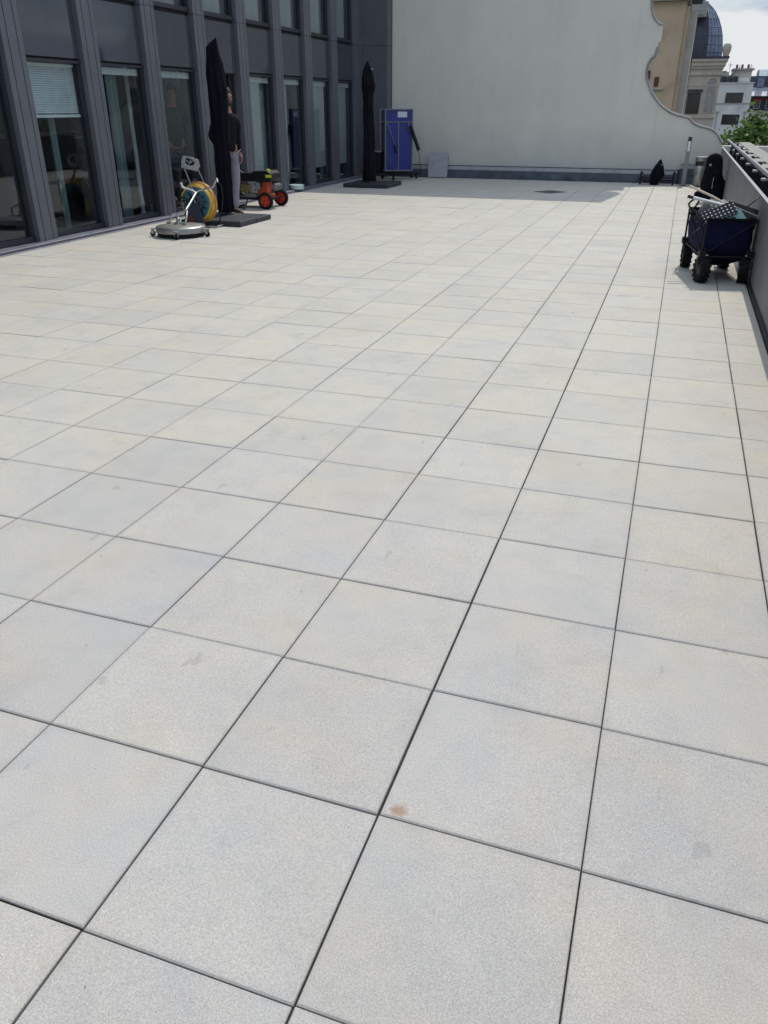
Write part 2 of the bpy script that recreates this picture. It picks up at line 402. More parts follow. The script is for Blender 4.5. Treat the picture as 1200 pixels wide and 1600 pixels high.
M = {
 'tile': mat_tiles(),
 'joint': surf('joint_bed', (0.020, 0.018, 0.016), 0.95, var=0.4, scale=30),
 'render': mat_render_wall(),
 'glass': mat_glass(),
 'frame': surf('anthracite_aluminium', (0.125, 0.132, 0.150), 0.42, 0.25, var=0.10, scale=2.5, bump=0.05, dirt=(0.125, 0.13, 0.15), dscale=1.6),
 'reveal': surf('dark_reveal', (0.026, 0.028, 0.037), 0.5, 0.1, var=0.2, scale=3),
 'spandrel': surf('spandrel_glass', (0.055, 0.062, 0.074), 0.07, 0.0, var=0.12, scale=1.5, bump=0.03, bscale=2.0, bdist=0.01),
 'gap': surf('gap_black', (0.006, 0.006, 0.008), 0.7),
 'blind': surf('blind_slats', (0.78, 0.82, 0.83), 0.5, var=0.08),
 'curtain': mat_curtain(),
 'shade': surf('roller_shade_fabric', (0.42, 0.43, 0.41), 0.9, var=0.12, scale=1.2),
 'room': surf('room_plaster', (0.17, 0.165, 0.16), 0.9),
 'roomfloor': surf('room_carpet', (0.075, 0.075, 0.08), 0.95, bscale=300),
 'sill': surf('weathered_aluminium_sill', (0.15, 0.155, 0.185), 0.5, 0.2, var=0.15, scale=5, dirt=(0.22, 0.22, 0.22)),
 'concrete': surf('concrete_strip', (0.25, 0.245, 0.26), 0.9, var=0.2, scale=7, bump=0.4, bscale=200, dirt=(0.16, 0.16, 0.165)),
 'flash': surf('dark_flashing', (0.085, 0.10, 0.128), 0.6, 0.1, var=0.3, scale=4, dirt=(0.18, 0.19, 0.2), dscale=5),
 'flashtop': surf('pale_flashing', (0.44, 0.44, 0.44), 0.6, 0.1, var=0.1, scale=4, dirt=(0.3, 0.3, 0.3), dscale=6),
 'moulding': surf('stone_moulding', (0.30, 0.30, 0.29), 0.8, var=0.25, scale=9, dirt=(0.12, 0.115, 0.11)),
 'galv': surf('brushed_rail_steel', (0.24, 0.245, 0.26), 0.5, 0.55, var=0.12, scale=10),
 'steel': surf('stainless_steel', (0.56, 0.55, 0.52), 0.28, 0.9, var=0.12, scale=12, bump=0.05),
 'steel2': surf('dulled_stainless_steel', (0.37, 0.36, 0.335), 0.42, 0.8, var=0.2, scale=9, dirt=(0.25, 0.24, 0.21)),
 'panel': mat_panel(),
 'post_and_shade': surf('black_steel_and_shade', (0.028, 0.029, 0.036), 0.5, 0.3, var=0.3),
 'bracket': surf('pale_bracket', (0.36, 0.36, 0.37), 0.5, 0.2),
 'coping': surf('limestone_coping', (0.27, 0.26, 0.225), 0.9, var=0.16, scale=4, bump=0.4, bscale=60, bdist=0.004, dirt=(0.2, 0.19, 0.16), dscale=3),
 'fabric': surf('black_cover_fabric', (0.0058, 0.0055, 0.0105), 0.9, var=0.3, scale=6, bump=0.2, bscale=300, spec=0.12),
 'fabric2': surf('faded_black_cover_fabric', (0.0085, 0.0085, 0.012), 0.9, var=0.35, scale=5, bump=0.2, bscale=300, spec=0.12),
 'slab': surf('black_base_plastic', (0.028, 0.030, 0.038), 0.55, var=0.25, scale=9, dirt=(0.07, 0.07, 0.075), dscale=7),
 'rubber': surf('tyre_rubber', (0.009, 0.009, 0.010), 0.8, var=0.3, scale=40, spec=0.25),
 'blackp': surf('black_plastic', (0.008, 0.008, 0.010), 0.45, var=0.2, spec=0.3),
 'orange': surf('orange_paint', (0.50, 0.065, 0.018), 0.35, var=0.12, scale=14, dirt=(0.2, 0.06, 0.03), dscale=9),
 'redrim': surf('red_orange_rim', (0.60, 0.048, 0.022), 0.4, var=0.12, scale=25),
 'brass': surf('brass_pump', (0.36, 0.27, 0.12), 0.4, 0.7, var=0.3, scale=30),
 'alu': surf('cast_aluminium', (0.36, 0.37, 0.38), 0.45, 0.7, var=0.25, scale=30),
 'yellowcap': surf('yellow_cap', (0.62, 0.66, 0.03), 0.4),
 'redknob': surf('red_knob', (0.40, 0.02, 0.02), 0.4),
 'hose': surf('yellow_hose', (0.62, 0.37, 0.05), 0.45, var=0.2, scale=20, bump=0.2),
 'hose2': surf('orange_tan_hose', (0.55, 0.27, 0.10), 0.45, var=0.2, scale=20),
 'teal': surf('teal_reel_plastic', (0.055, 0.20, 0.26), 0.4, var=0.2, scale=15),
 'navyp': surf('dark_slate_plastic', (0.028, 0.034, 0.055), 0.5, var=0.2),
 'tdark': surf('dark_teal_slot', (0.006, 0.018, 0.03), 0.6),
 'mint': surf('mint_plastic', (0.22, 0.40, 0.35), 0.5, var=0.1),
 'mintbox': surf('pale_mint_plastic', (0.50, 0.62, 0.58), 0.5, var=0.06),
 'navy': surf('navy_canvas', (0.0055, 0.0070, 0.030), 0.85, var=0.35, scale=9, bump=0.25, bscale=300, spec=0.12),
 'tarp': surf('grey_tarpaulin', (0.085, 0.082, 0.088), 0.6, var=0.3, scale=14),
 'poleW': surf('white_aluminium_pole', (0.66, 0.66, 0.64), 0.3, 0.3, var=0.08),
 'poleC': surf('cream_wooden_pole', (0.58, 0.50, 0.36), 0.6, var=0.12),
 'dots': mat_dots(),
 'ribbed': mat_ribbed('ribbed_black_tray', (0.006, 0.006, 0.008), 0, 40.0, 0.8),
 'ttblue': surf('blue_table_board', (0.010, 0.026, 0.21), 0.42, var=0.12, scale=4, bump=0.03),
 'ttframe': surf('grey_table_frame', (0.17, 0.18, 0.22), 0.45, 0.3),
 'paper': surf('white_sticker', (0.62, 0.63, 0.70), 0.5, var=0.04),
 'board': surf('weathered_grey_board', (0.40, 0.39, 0.43), 0.8, var=0.12, scale=7, dirt=(0.16, 0.14, 0.12), dscale=6),
 'lampglass': surf('frosted_lamp_lens', (0.74, 0.74, 0.80), 0.35, var=0.03),
 'skin': surf('skin', (0.36, 0.165, 0.11), 0.5, var=0.12, scale=30),
 'hair': surf('dark_hair', (0.018, 0.015, 0.014), 0.7, var=0.4, scale=60, bscale=300, bump=0.6),
 'shirt': surf('black_jersey', (0.009, 0.010, 0.014), 0.9, spec=0.15, var=0.3, scale=12),
 'tee': surf('dark_green_jersey', (0.012, 0.022, 0.024), 0.85, var=0.2, scale=12),
 'trouser': surf('lilac_grey_trousers', (0.25, 0.24, 0.29), 0.85, var=0.16, scale=14),
 'trouser2': surf('charcoal_trousers', (0.018, 0.02, 0.024), 0.85, var=0.16, scale=14),
 'shoe': surf('black_shoe_leather', (0.013, 0.013, 0.015), 0.5),
 'eye': surf('eye_dark', (0.03, 0.02, 0.02), 0.2, bump=0),
 'beige': surf('ochre_render', (0.52, 0.40, 0.27), 0.92, var=0.14, scale=0.5, bump=0.5, bscale=9, bdist=0.03, dirt=(0.30, 0.20, 0.125), dscale=0.8),
 'limestone': surf('pale_limestone', (0.46, 0.43, 0.37), 0.9, var=0.13, scale=0.8, bump=0.3, bscale=12, bdist=0.02, dirt=(0.24, 0.22, 0.19), dscale=0.7),
 'slate': surf('dark_slate', (0.034, 0.038, 0.056), 0.6, var=0.3, scale=3),
 'zinc': surf('zinc_roof', (0.16, 0.19, 0.25), 0.5, 0.3, var=0.25, scale=1.5),
 'zinc2': surf('pale_zinc_roof', (0.30, 0.30, 0.33), 0.55, 0.2, var=0.15, scale=1.0),
 'zinc3': surf('blue_glazed_roof', (0.17, 0.23, 0.26), 0.7, 0.2, var=0.1, scale=1.0),
 'white': surf('white_facade_paint', (0.60, 0.60, 0.57), 0.85, var=0.08, scale=0.5, dirt=(0.36, 0.35, 0.32), dscale=0.4),
 'darkwin': surf('dark_pane', (0.018, 0.021, 0.025), 0.12, bump=0),
 'brown': surf('brown_shutter', (0.12, 0.035, 0.025), 0.7),
 'redawn': surf('red_awning', (0.42, 0.04, 0.04), 0.8),
 'whitefr': surf('white_joinery', (0.62, 0.62, 0.6), 0.6),
 'asphalt': surf('asphalt', (0.05, 0.05, 0.052), 0.9, var=0.2, scale=0.6, bump=0.4, bscale=20),
 'ground': surf('city_ground', (0.11, 0.11, 0.10), 0.95, var=0.3, scale=0.05),
 'pave': surf('pavement_stone', (0.24, 0.235, 0.22), 0.9, var=0.15, scale=0.7),
 'bark': surf('tree_bark', (0.10, 0.08, 0.055), 0.95, var=0.35, scale=5, bump=0.8, bscale=25, bdist=0.03),
 'leaf': mat_leaf('plane_leaf', (0.035, 0.085, 0.016), (0.075, 0.15, 0.026), (0.20, 0.26, 0.05)),
 'drain': surf('damp_patch_drain', (0.062, 0.066, 0.062), 0.7, var=0.25, scale=20),
}

# ------------------------------------------------------------------ mesh helpers
class MB:
    def __init__(s):
        s.v = []
        s.f = []
        s.sm = []
    def add(s, vs, fs, smooth=False, tf=None):
        o = len(s.v)
        for p in vs:
            p = Vector(p)
            s.v.append(tf @ p if tf else p)
        for f in fs:
            s.f.append([i + o for i in f])
            s.sm.append(smooth)
        return s
    def box(s, x0, x1, y0, y1, z0, z1, tf=None):
        vs = [(x0, y0, z0), (x1, y0, z0), (x1, y1, z0), (x0, y1, z0), (x0, y0, z1), (x1, y0, z1), (x1, y1, z1), (x0, y1, z1)]
        return s.add(vs, [(0, 3, 2, 1), (4, 5, 6, 7), (0, 1, 5, 4), (1, 2, 6, 5), (2, 3, 7, 6), (3, 0, 4, 7)], False, tf)
    def tube(s, pts, r, n=8, closed=False, caps=True):
        pts = [Vector(p) for p in pts]
        m = len(pts)
        rs = r if hasattr(r, '__len__') else [r] * m
        vs, fs = [], []
        up = None
        for i, p in enumerate(pts):
            a = pts[(i - 1) % m] if (closed or i > 0) else p
            b = pts[(i + 1) % m] if (closed or i < m - 1) else p
            t = (b - a)
            t = t.normalized() if t.length > 1e-9 else Vector((0, 0, 1))
            if up is None:
                up = Vector((0, 0, 1)) if abs(t.z) < 0.9 else Vector((1, 0, 0))
            sx = t.cross(up)
            if sx.length < 1e-6:
                sx = t.orthogonal()
            sx.normalize()
            up = sx.cross(t).normalized()
            for k in range(n):
                an = 2 * PI * k / n
                vs.append(p + (sx * math.cos(an) + up * math.sin(an)) * rs[i])
        for i in range(m if closed else m - 1):
            j = (i + 1) % m
            for k in range(n):
                l = (k + 1) % n
                fs.append((i * n + k, i * n + l, j * n + l, j * n + k))
        s.add(vs, fs, True)
        if caps and not closed:
            s.add(vs[:n], [tuple(range(n))[::-1]])
            s.add(vs[-n:], [tuple(range(n))])
        return s
    def lathe(s, prof, c=(0, 0, 0), axis='z', n=24, smooth=True, a0=0.0):
        c = Vector(c)
        vs, fs = [], []
        for (r, h) in prof:
            for k in range(n):
                a = 2 * PI * k / n + a0
                x, y = r * math.cos(a), r * math.sin(a)
                if axis == 'z':
                    q = Vector((x, y, h))
                elif axis == 'y':
                    q = Vector((x, h, y))
                else:
                    q = Vector((h, x, y))
                vs.append(c + q)
        for i in range(len(prof) - 1):
            for k in range(n):
                l = (k + 1) % n
                fs.append((i * n + k, i * n + l, (i + 1) * n + l, (i + 1) * n + k))
        s.add(vs, fs, smooth)
        if axis == 'z' and prof[0][0] > 1e-4:
            s.add(vs[:n], [tuple(range(n))[::-1]])
        if axis == 'z' and prof[-1][0] > 1e-4:
            s.add(vs[-n:], [tuple(range(n))])
        return s
    def prism(s, poly, axis, a, b, tf=None):
        """poly: 2D points; extruded along axis from a to b"""
        def P(u, v, h):
            return (u, v, h) if axis == 'z' else ((u, h, v) if axis == 'y' else (h, u, v))
        n = len(poly)
        vs = [P(u, v, a) for u, v in poly] + [P(u, v, b) for u, v in poly]
        fs = [tuple(range(n)), tuple(range(n, 2 * n))[::-1]] + [(i, i + n, (i + 1) % n + n, (i + 1) % n) for i in range(n)]
        return s.add(vs, fs, False, tf)
    def rings(s, rings, n=20, caps=True, fold=0.0, folds=7, seed=0.0):
        """rings: (z, cx, cy, rx, ry)"""
        vs, fs = [], []
        for i, (z, cx, cy, rx, ry) in enumerate(rings):
            for k in range(n):
                a = 2 * PI * k / n
                m = 1 + fold * (math.sin(folds * a + seed + z * 0.9) + 0.6 * math.sin((folds - 3) * a + seed * 2 - z * 1.7))
                vs.append((cx + rx * m * math.cos(a), cy + ry * m * math.sin(a), z))
        for i in range(len(rings) - 1):
            for k in range(n):
                l = (k + 1) % n
                fs.append((i * n + k, i * n + l, (i + 1) * n + l, (i + 1) * n + k))
        s.add(vs, fs, True)
        if caps:
            s.add(vs[:n], [tuple(range(n))[::-1]])
            s.add(vs[-n:], [tuple(range(n))])
        return s
    def build(s, name, mat, parent=None, bevel=0.0, noise_amp=0.0, noise_scale=5.0, seg=2, label=None):
        me = bpy.data.meshes.new(name)
        vs = s.v
        if noise_amp:
            vs = []
            for p in s.v:
                q = p * noise_scale
                vs.append(p + Vector((noise.noise(q), noise.noise(q + Vector((31, 0, 0))), noise.noise(q + Vector((0, 47, 0))))) * noise_amp)
        me.from_pydata([tuple(p) for p in vs], [], s.f)
        me.polygons.foreach_set('use_smooth', s.sm)
        bm = bmesh.new()
        bm.from_mesh(me)
        bmesh.ops.remove_doubles(bm, verts=bm.verts, dist=1e-5)
        bmesh.ops.recalc_face_normals(bm, faces=bm.faces)
        if bevel:
            ed = [e for e in bm.edges if len(e.link_faces) == 2 and e.calc_face_angle(0) > 0.6]
            bmesh.ops.bevel(bm, geom=ed, offset=bevel, segments=seg, affect='EDGES', profile=0.6, clamp_overlap=True)
        for e in bm.edges:
            if len(e.link_faces) == 2 and e.calc_face_angle(0) > 0.7:
                e.smooth = False
        bm.to_mesh(me)
        bm.free()
        me.materials.append(M[mat])
        o = bpy.data.objects.new(name, me)
        C.objects.link(o)
        if parent is not None:
            o.parent = parent
        if label:
            o['label'] = label
        return o

def tag(o, label=None, cat=None, group=None, kind=None):
    if label:
        o['label'] = label
    if cat:
        o['category'] = cat
    if group:
        o['group'] = group
    if kind:
        o['kind'] = kind
    return o

def thing(name, label, cat, loc=(0, 0, 0), rz=0.0, group=None):
    o = bpy.data.objects.new(name, None)
    o.empty_display_size = 0.2
    C.objects.link(o)
    o.location = loc
    o.rotation_euler = (0, 0, rz)
    return tag(o, label, cat, group)

def copy_tree(o, parent=None):
    c = o.copy()
    C.objects.link(c)
    if parent is not None:
        c.parent = parent
    for ch in list(o.children):
        copy_tree(ch, c)
    return c

def arc(c, r, a0, a1, n, plane='xz'):
    out = []
    for i in range(n + 1):
        a = a0 + (a1 - a0) * i / n
        u, v = r * math.cos(a), r * math.sin(a)
        out.append((c[0] + u, c[1], c[2] + v) if plane == 'xz' else ((c[0], c[1] + u, c[2] + v) if plane == 'yz' else (c[0] + u, c[1] + v, c[2])))
    return out

def skin(verts, edges, levels=2):
    """verts: (pos, rx, ry); vertex 0 is the root. Returns a baked MB"""
    me = bpy.data.meshes.new('tmp')
    me.from_pydata([v[0] for v in verts], edges, [])
    o = bpy.data.objects.new('tmp', me)
    C.objects.link(o)
    sk = o.modifiers.new('s', 'SKIN')
    sk.use_smooth_shade = True
    lay = me.skin_vertices[0].data
    for i, v in enumerate(verts):
        lay[i].radius = (v[1], v[2])
        lay[i].use_root = (i == 0)
    if levels:
        sb = o.modifiers.new('u', 'SUBSURF')
        sb.levels = levels
        sb.render_levels = levels
    dg = bpy.context.evaluated_depsgraph_get()
    dg.update()
    me2 = bpy.data.meshes.new_from_object(o.evaluated_get(dg))
    mb = MB()
    mb.add([v.co.copy() for v in me2.vertices], [list(p.vertices) for p in me2.polygons], True)
    bpy.data.objects.remove(o)
    bpy.data.meshes.remove(me)
    bpy.data.meshes.remove(me2)
    return mb

# ================================================================== SETTING
GZ = -18.0
m = MB()
m.box(-600, 600, -300, 900, GZ - 0.5, GZ)
tag(m.build('ground', 'ground'), kind='structure')
m = MB()
m.box(5.5, 17.5, -60, 140, GZ + 0.002, GZ + 0.006)
tag(m.build('street', 'asphalt'), kind='structure')
m = MB()
m.box(2.2, 5.45, -60, 140, GZ, GZ + 0.14)
tag(m.build('pavement', 'pave'), kind='structure')

# terrace floor: every slab real, with its chamfer and a dark joint under it
XL, XR, YN, YF = -6.93, 1.27, -3.0, 19.86
m = MB()
colj = {c: rnd.uniform(-0.0012, 0.0012) for c in range(-20, 6)}
gapc = {c: rnd.uniform(0.0028, 0.0044) for c in range(-20, 6)}
gapc[0] = 0.0068
gapc[-1] = 0.0050
gapc[2] = 0.0055
for c in range(-14, 3):
    for r in range(-6, 40):
        x0 = max(c * 0.5, XL) + gapc[c] / 2 + rnd.uniform(-0.0007, 0.0007)
        x1 = min((c + 1) * 0.5, XR) - gapc[c + 1] / 2 + rnd.uniform(-0.0007, 0.0007)
        if x1 - x0 < 0.05:
            continue
        g = rnd.uniform(0.0040, 0.0072)
        dy = colj[c] + rnd.uniform(-0.001, 0.001)
        y0 = r * 0.5 + g / 2 + dy
        y1 = min((r + 1) * 0.5, YF) - g / 2 + dy
        zz = rnd.uniform(-0.0012, 0.0012)
        tx, ty = rnd.uniform(-0.0012, 0.0012), rnd.uniform(-0.0012, 0.0012)
        def Z(x, y):
            return zz + tx * (x - x0) / 0.5 + ty * (y - y0) / 0.5
        cx_, cn, cf = 0.002, 0.0040, 0.0015
        top = [(x0 + cx_, y0 + cn), (x1 - cx_, y0 + cn), (x1 - cx_, y1 - cf), (x0 + cx_, y1 - cf)]
        mid = [(x0, y0), (x1, y0), (x1, y1), (x0, y1)]
        vs = [(x, y, Z(x, y)) for x, y in top] + [(mid[0][0], mid[0][1], Z(*mid[0]) - 0.0028), (mid[1][0], mid[1][1], Z(*mid[1]) - 0.0028),
              (mid[2][0], mid[2][1], Z(*mid[2]) - 0.0018), (mid[3][0], mid[3][1], Z(*mid[3]) - 0.0018)] + [(x, y, -0.03) for x, y in mid]
        fs = [(0, 1, 2, 3)] + [(i, i + 4, (i + 1) % 4 + 4, (i + 1) % 4) for i in range(4)] + [(i + 4, i + 8, (i + 1) % 4 + 8, (i + 1) % 4 + 4) for i in range(4)]
        m.add(vs, fs)
tag(m.build('terrace_floor', 'tile'), kind='structure')
m = MB()
m.box(-7.1, 1.9, -3.0, 20.0, -0.25, -0.0085)
tag(m.build('joint_bed', 'joint'), kind='structure')
m = MB()
m.box(-6.99, -6.935, -3.0, 19.86, -0.018, 0.004)
tag(m.build('edge_strip', 'concrete'), kind='structure')

# ================================================================== OFFICE FACADE
FX = -7.1
office = thing('office_building', 'anthracite metal and glass office front with tall windows along the left side of the terrace', 'building', (0, 0, 0))
Y0, PITCH, MW = 7.70, 1.42, 0.335
I0, I1 = -7, 8
bays = []
MZ0, MZ1 = 0.04, 6.35
def mull_y(i):
    return Y0 + PITCH * i
prof_ = lambda y: [(-7.46, y), (FX, y), (FX, y + 0.088), (FX - 0.03, y + 0.088), (FX - 0.03, y + 0.100), (FX, y + 0.100),
                   (FX, y + MW - 0.092), (FX - 0.03, y + MW - 0.092), (FX - 0.03, y + MW - 0.080), (FX, y + MW - 0.080), (FX, y + MW), (-7.46, y + MW)]
proto_m = None
for i in range(I0, I1 + 1):
    y = mull_y(i)
    if proto_m is None:
        mb = MB()
        mb.prism(prof_(0.0), 'z', MZ0, 2.868)
        mb.prism(prof_(0.0), 'z', 2.874, MZ1)
        proto_m = mb.build('mullion', 'frame', office, bevel=0.0025, seg=1)
        gm = MB().box(-7.45, FX - 0.012, 0.01, MW - 0.01, 2.866, 2.876)
        q = gm.build('joint', 'gap', proto_m)
        o = proto_m
    else:
        o = copy_tree(proto_m, office)
    o.location = (0, y, 0)
W = PITCH - MW
def bay_window(y, z0, z1, drop, door=False, up=False, curt=None, pal=None):
    """one glazed opening: frame > pane, blind, curtain"""
    xg = FX - 0.115 if not door else FX - 0.17
    fr = MB()
    d = 0.045
    xa, xb = xg - 0.03, xg + 0.05
    fr.box(xa, xb, 0, W, z0, z0 + 0.06)
    fr.box(xa, xb, 0, W, z1 - 0.03, z1)
    fr.box(xa, xb - 0.012, 0, 0.03, z0 + 0.06, z1 - 0.03)
    fr.box(xa, xb - 0.012, W - d, W, z0 + 0.06, z1 - 0.03)
    f = fr.build('window', 'reveal', office)
    f.location = (0, y, 0)
    g = MB().add([(xg, 0.03, z0 + 0.06), (xg, W - d, z0 + 0.06), (xg, W - d, z1 - 0.03), (xg, 0.03, z1 - 0.03)], [(0, 1, 2, 3)])
    g.build('glass_pane', 'glass', f)
    if not door:
        b = MB()
        zt = z1 - 0.045
        xs = xg - 0.06
        if drop > 0.2:
            nsl = int(drop / 0.026)
            for k in range(nsl):
                zc = zt - 0.03 - k * 0.026
                a = R(62)
                ca, sa = 0.0135 * math.cos(a), 0.0135 * math.sin(a)
                b.add([(xs - ca, 0.05, zc + sa), (xs + ca, 0.05, zc - sa), (xs + ca, W - 0.06, zc - sa), (xs - ca, W - 0.06, zc + sa)], [(0, 1, 2, 3)])
            b.box(xs - 0.02, xs + 0.02, 0.045, W - 0.055, zt - 0.03 - nsl * 0.026 - 0.035, zt - 0.03 - nsl * 0.026)
            b.box(xs - 0.02, xs + 0.02, 0.045, W - 0.055, zt - 0.025, zt)
            for yy in (0.2, W / 2, W - 0.22):
                b.box(xs + 0.016, xs + 0.018, yy - 0.004, yy + 0.004, zt - nsl * 0.026 - 0.05, zt)
        else:
            b.box(xs - 0.02, xs + 0.02, 0.045, W - 0.055, zt - drop, zt)
            for k in range(4):
                b.box(xs + 0.0205, xs + 0.023, 0.045, W - 0.055, zt - drop * (k + 0.9) / 4, zt - drop * (k + 0.72) / 4)
            for yy in (0.2, W / 2, W - 0.22):
                b.box(xs + 0.0205, xs + 0.025, yy - 0.012, yy + 0.012, zt - drop - 0.004, zt)
        b.build('blind', 'blind', f)
    if curt:
        for (ca, cb) in curt:
            cm = MB()
            n = max(4, int((cb - ca) / 0.02))
            pts = [(xg - 0.17 + 0.035 * math.sin(2 * PI * (t / n) * (cb - ca) / 0.12 + y), ca + (cb - ca) * t / n) for t in range(n + 1)]
            cm.add([(px, py, z0 + 0.02) for px, py in pts] + [(px + 0.01, py, z1 - 0.05) for px, py in pts],
                   [(t, t + 1, t + n + 2, t + n + 1) for t in range(n)], True)
            cm.build('curtain', 'curtain', f)
    if pal:
        for (ca, cb) in pal:
            xo = 0.10 if not door else 0.0
            MB().box(xg - 0.135 + xo, xg - 0.13 + xo, ca, cb, z0 + (0.06 if up else 0.32), z1 - 0.14).build('roller_shade', 'shade', f)
    return f
pale = {3: [(0.03, 0.84)], 4: [(0.03, 0.62)], 5: [(0.03, 0.36)], 6: [(0.03, 0.9)], 7: [(0.03, 0.8)], -3: [(0.1, 0.6)]}
curts = {-1: [(0.05, 0.42)], 0: [(0.48, 0.62)], 1: [(0.42, 0.62)], 4: [(0.64, 1.0)], 5: [(0.38, 0.62)], 6: [(0.92, 1.02)], -2: [(0.1, 0.5)], -3: [(0.3, 0.9)]}
for i in range(I0, I1):
    y = mull_y(i) + MW
    door = (i == 3)
    drop = 0.56 if i == 0 else (0.085 if i not in (-3,) else 0.4)
    bay_window(y, 0.05, 2.11, drop, door, curt=curts.get(i), pal=pale.get(i))
    sp = MB().box(-7.28, FX - 0.075, 0.004, W - 0.004, 2.135 if not door else 2.10, 2.845)
    o = sp.build('spandrel_panel', 'spandrel', office, bevel=0.003)
    o.location = (0, y, 0)
    for za, zb, xa_ in ((2.847, 2.903, FX - 0.105), (2.105, 2.134, FX - 0.11)):  # near-black strips paint the shadow line above and below each spandrel
        o = MB().box(-7.66 if door else -7.40, xa_, 0.0, W, za, zb if not door or za > 2.5 else 2.099).build('painted_gap_shadow', 'gap', office) if not (door and za < 2.5) else MB().box(-7.66, -7.30, 0.0, W, 2.112, 2.134).build('painted_gap_shadow', 'gap', office)
        o.location = (0, y, 0)
    bay_window(y, 2.90, 4.95, 0.10 if i % 3 else 0.3, up=True, curt=[(0.80, 1.03)], pal=[(0.03, 0.78)] if i > 0 else None)
    o = MB().box(-7.28, FX - 0.075, 0.004, W - 0.004, 4.98, 5.70).build('spandrel_panel', 'spandrel', office, bevel=0.003)
    o.location = (0, y, 0)
    o = MB().box(-7.28, FX - 0.08, 0.0, W, 5.72, 6.3).build('parapet_panel', 'frame', office)
    o.location = (0, y, 0)
# sills, end pier, dark closing panel, roof, room shell
m = MB()
m.prism([(-7.46, -0.01), (-6.995, -0.01), (-6.985, 0.034), (-7.0, 0.040), (-7.46, 0.048)], 'y', -3.0, 19.66)
m.build('sill_ledge', 'sill', office, bevel=0.003)
yE = mull_y(I1) + MW
m = MB()
m.box(-7.46, -7.104, yE + 0.003, 19.66, 0.045, MZ1)
m.box(-7.46, -6.50, 19.665, 20.3, -0.01, 2.868)
m.box(-7.46, -6.50, 19.665, 20.3, 2.874, MZ1)
m.build('end_pier', 'frame', office, bevel=0.003)
m = MB().box(-7.45, -6.51, 19.68, 20.29, 2.86, 2.88)
m.build('joint', 'gap', office)
m = MB()
m.box(-12.0, -7.0, -3.0, 20.3, 6.36, 6.6)
m.build('roof', 'zinc2', office)
m = MB()
m.box(-12.0, -7.47, -3.0, 20.3, -0.2, -0.02)
m.build('room_floor', 'roomfloor', office)
m = MB()
m.box(-12.0, -11.85, -3.0, 20.3, -0.01, 6.35)
m.box(-11.84, -7.47, -3.15, -3.01, -0.01, 6.35)
m.box(-11.84, -7.47, 20.31, 20.4, -0.01, 6.35)
for yy in (3.5, 9.2, 13.3, 17.5):
    m.box(-11.84, -8.6, yy, yy + 0.12, -0.01, 2.5)
m.build('room_wall', 'room', office)
m = MB().box(-11.84, -7.47, -3.0, 20.3, 2.52, 2.86)
m.build('room_ceiling', 'room', office)
m = MB().box(-12.0, -6.9, -3.0, 20.3, GZ, -0.26)
m.build('lower_storeys', 'limestone', office)
MB().box(-7.86, -7.84, 11.0, 12.9, 0.0, 2.45).build('added_backdrop', 'blind', office)  # pale panel added to lighten the background behind the indoor figure
m = MB().box(-7.262, -7.25, mull_y(4) - 0.18, mull_y(4) - 0.003, 0.05, 2.10)
m.build('door_jamb', 'gap', office)
del m

# ================================================================== CREAM WALL
wallT = thing('rendered_wall', 'tall cream rendered boundary wall with a scrolled right end across the far side of the terrace', 'wall', (0, 20.0, 0))
curve = [(-0.20, 6.9), (-0.20, 4.5), (-0.30, 4.2), (-0.55, 3.95), (-0.64, 3.65), (-0.61, 3.48), (-0.57, 3.36), (-0.50, 3.26), (-0.42, 3.19), (-0.345, 3.155), (-0.33, 3.12), (-0.33, 3.0), (-0.335, 2.84), (-0.37, 2.835), (-0.385, 2.74),
         (-0.395, 2.64), (-0.42, 2.57), (-0.485, 2.52), (-0.53, 2.42), (-0.545, 2.28), (-0.52, 2.14), (-0.455, 2.02), (-0.37, 1.86), (-0.26, 1.73), (-0.11, 1.59), (0.06, 1.485), (0.26, 1.41), (0.46, 1.37), (0.53, 1.345),
         (0.58, 1.28), (0.65, 1.235), (0.80, 1.185), (0.95, 1.155), (1.06, 1.11), (1.15, 1.045), (1.21, 0.97), (1.26, 0.90), (1.30, 0.85)]
poly = [(-6.49, -0.2), (-6.49, 6.9)] + curve + [(1.30, -0.2)]
m = MB()
m.prism(poly, 'y', 0.0, 0.32)
m.box(1.302, 2.4, 0.02, 0.30, -0.2, 0.80)
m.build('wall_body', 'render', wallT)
def lip(pts, r, name, mat):
    mm = MB()
    mm.tube([(x, -0.015, z) for x, z in pts], r, 8)
    mm.tube([(x + r * 0.4, 0.16, z + r * 0.5) for x, z in pts], r * 1.1, 8)
    mm.tube([(x, 0.33, z) for x, z in pts], r, 8)
    return mm.build(name, mat, wallT)
lip(curve[3:10], 0.018, 'moulding', 'moulding')
lip(curve[14:], 0.019, 'moulding', 'moulding')
m = MB().box(-6.49, 1.28, -0.075, -0.002, -0.018, 0.185)
m.box(-6.49, -1.2, -0.10, -0.076, -0.018, 0.03)
m.build('base_flashing', 'flash', wallT, noise_amp=0.004, noise_scale=3)
m = MB().box(-6.49, 0.48, -0.052, -0.002, 0.187, 0.275)
m.box(0.49, 1.28, -0.052, -0.002, 0.32, 0.40)
m.build('upper_flashing', 'flashtop', wallT, bevel=0.004)
m = MB().box(-6.49, 0.48, -0.058, -0.003, 0.278, 0.290)
m.box(0.49, 1.28, -0.058, -0.003, 0.402, 0.412)
m.build('flashing_trim', 'flash', wallT)
m = MB().box(0.485, 1.28, -0.085, -0.055, 0.188, 0.318)
m.build('step_flashing', 'flash', wallT)
m = MB().box(0.44, 0.49, -0.10, -0.086, 0.0, 0.30)
m.build('downpipe', 'post_and_shade', wallT)

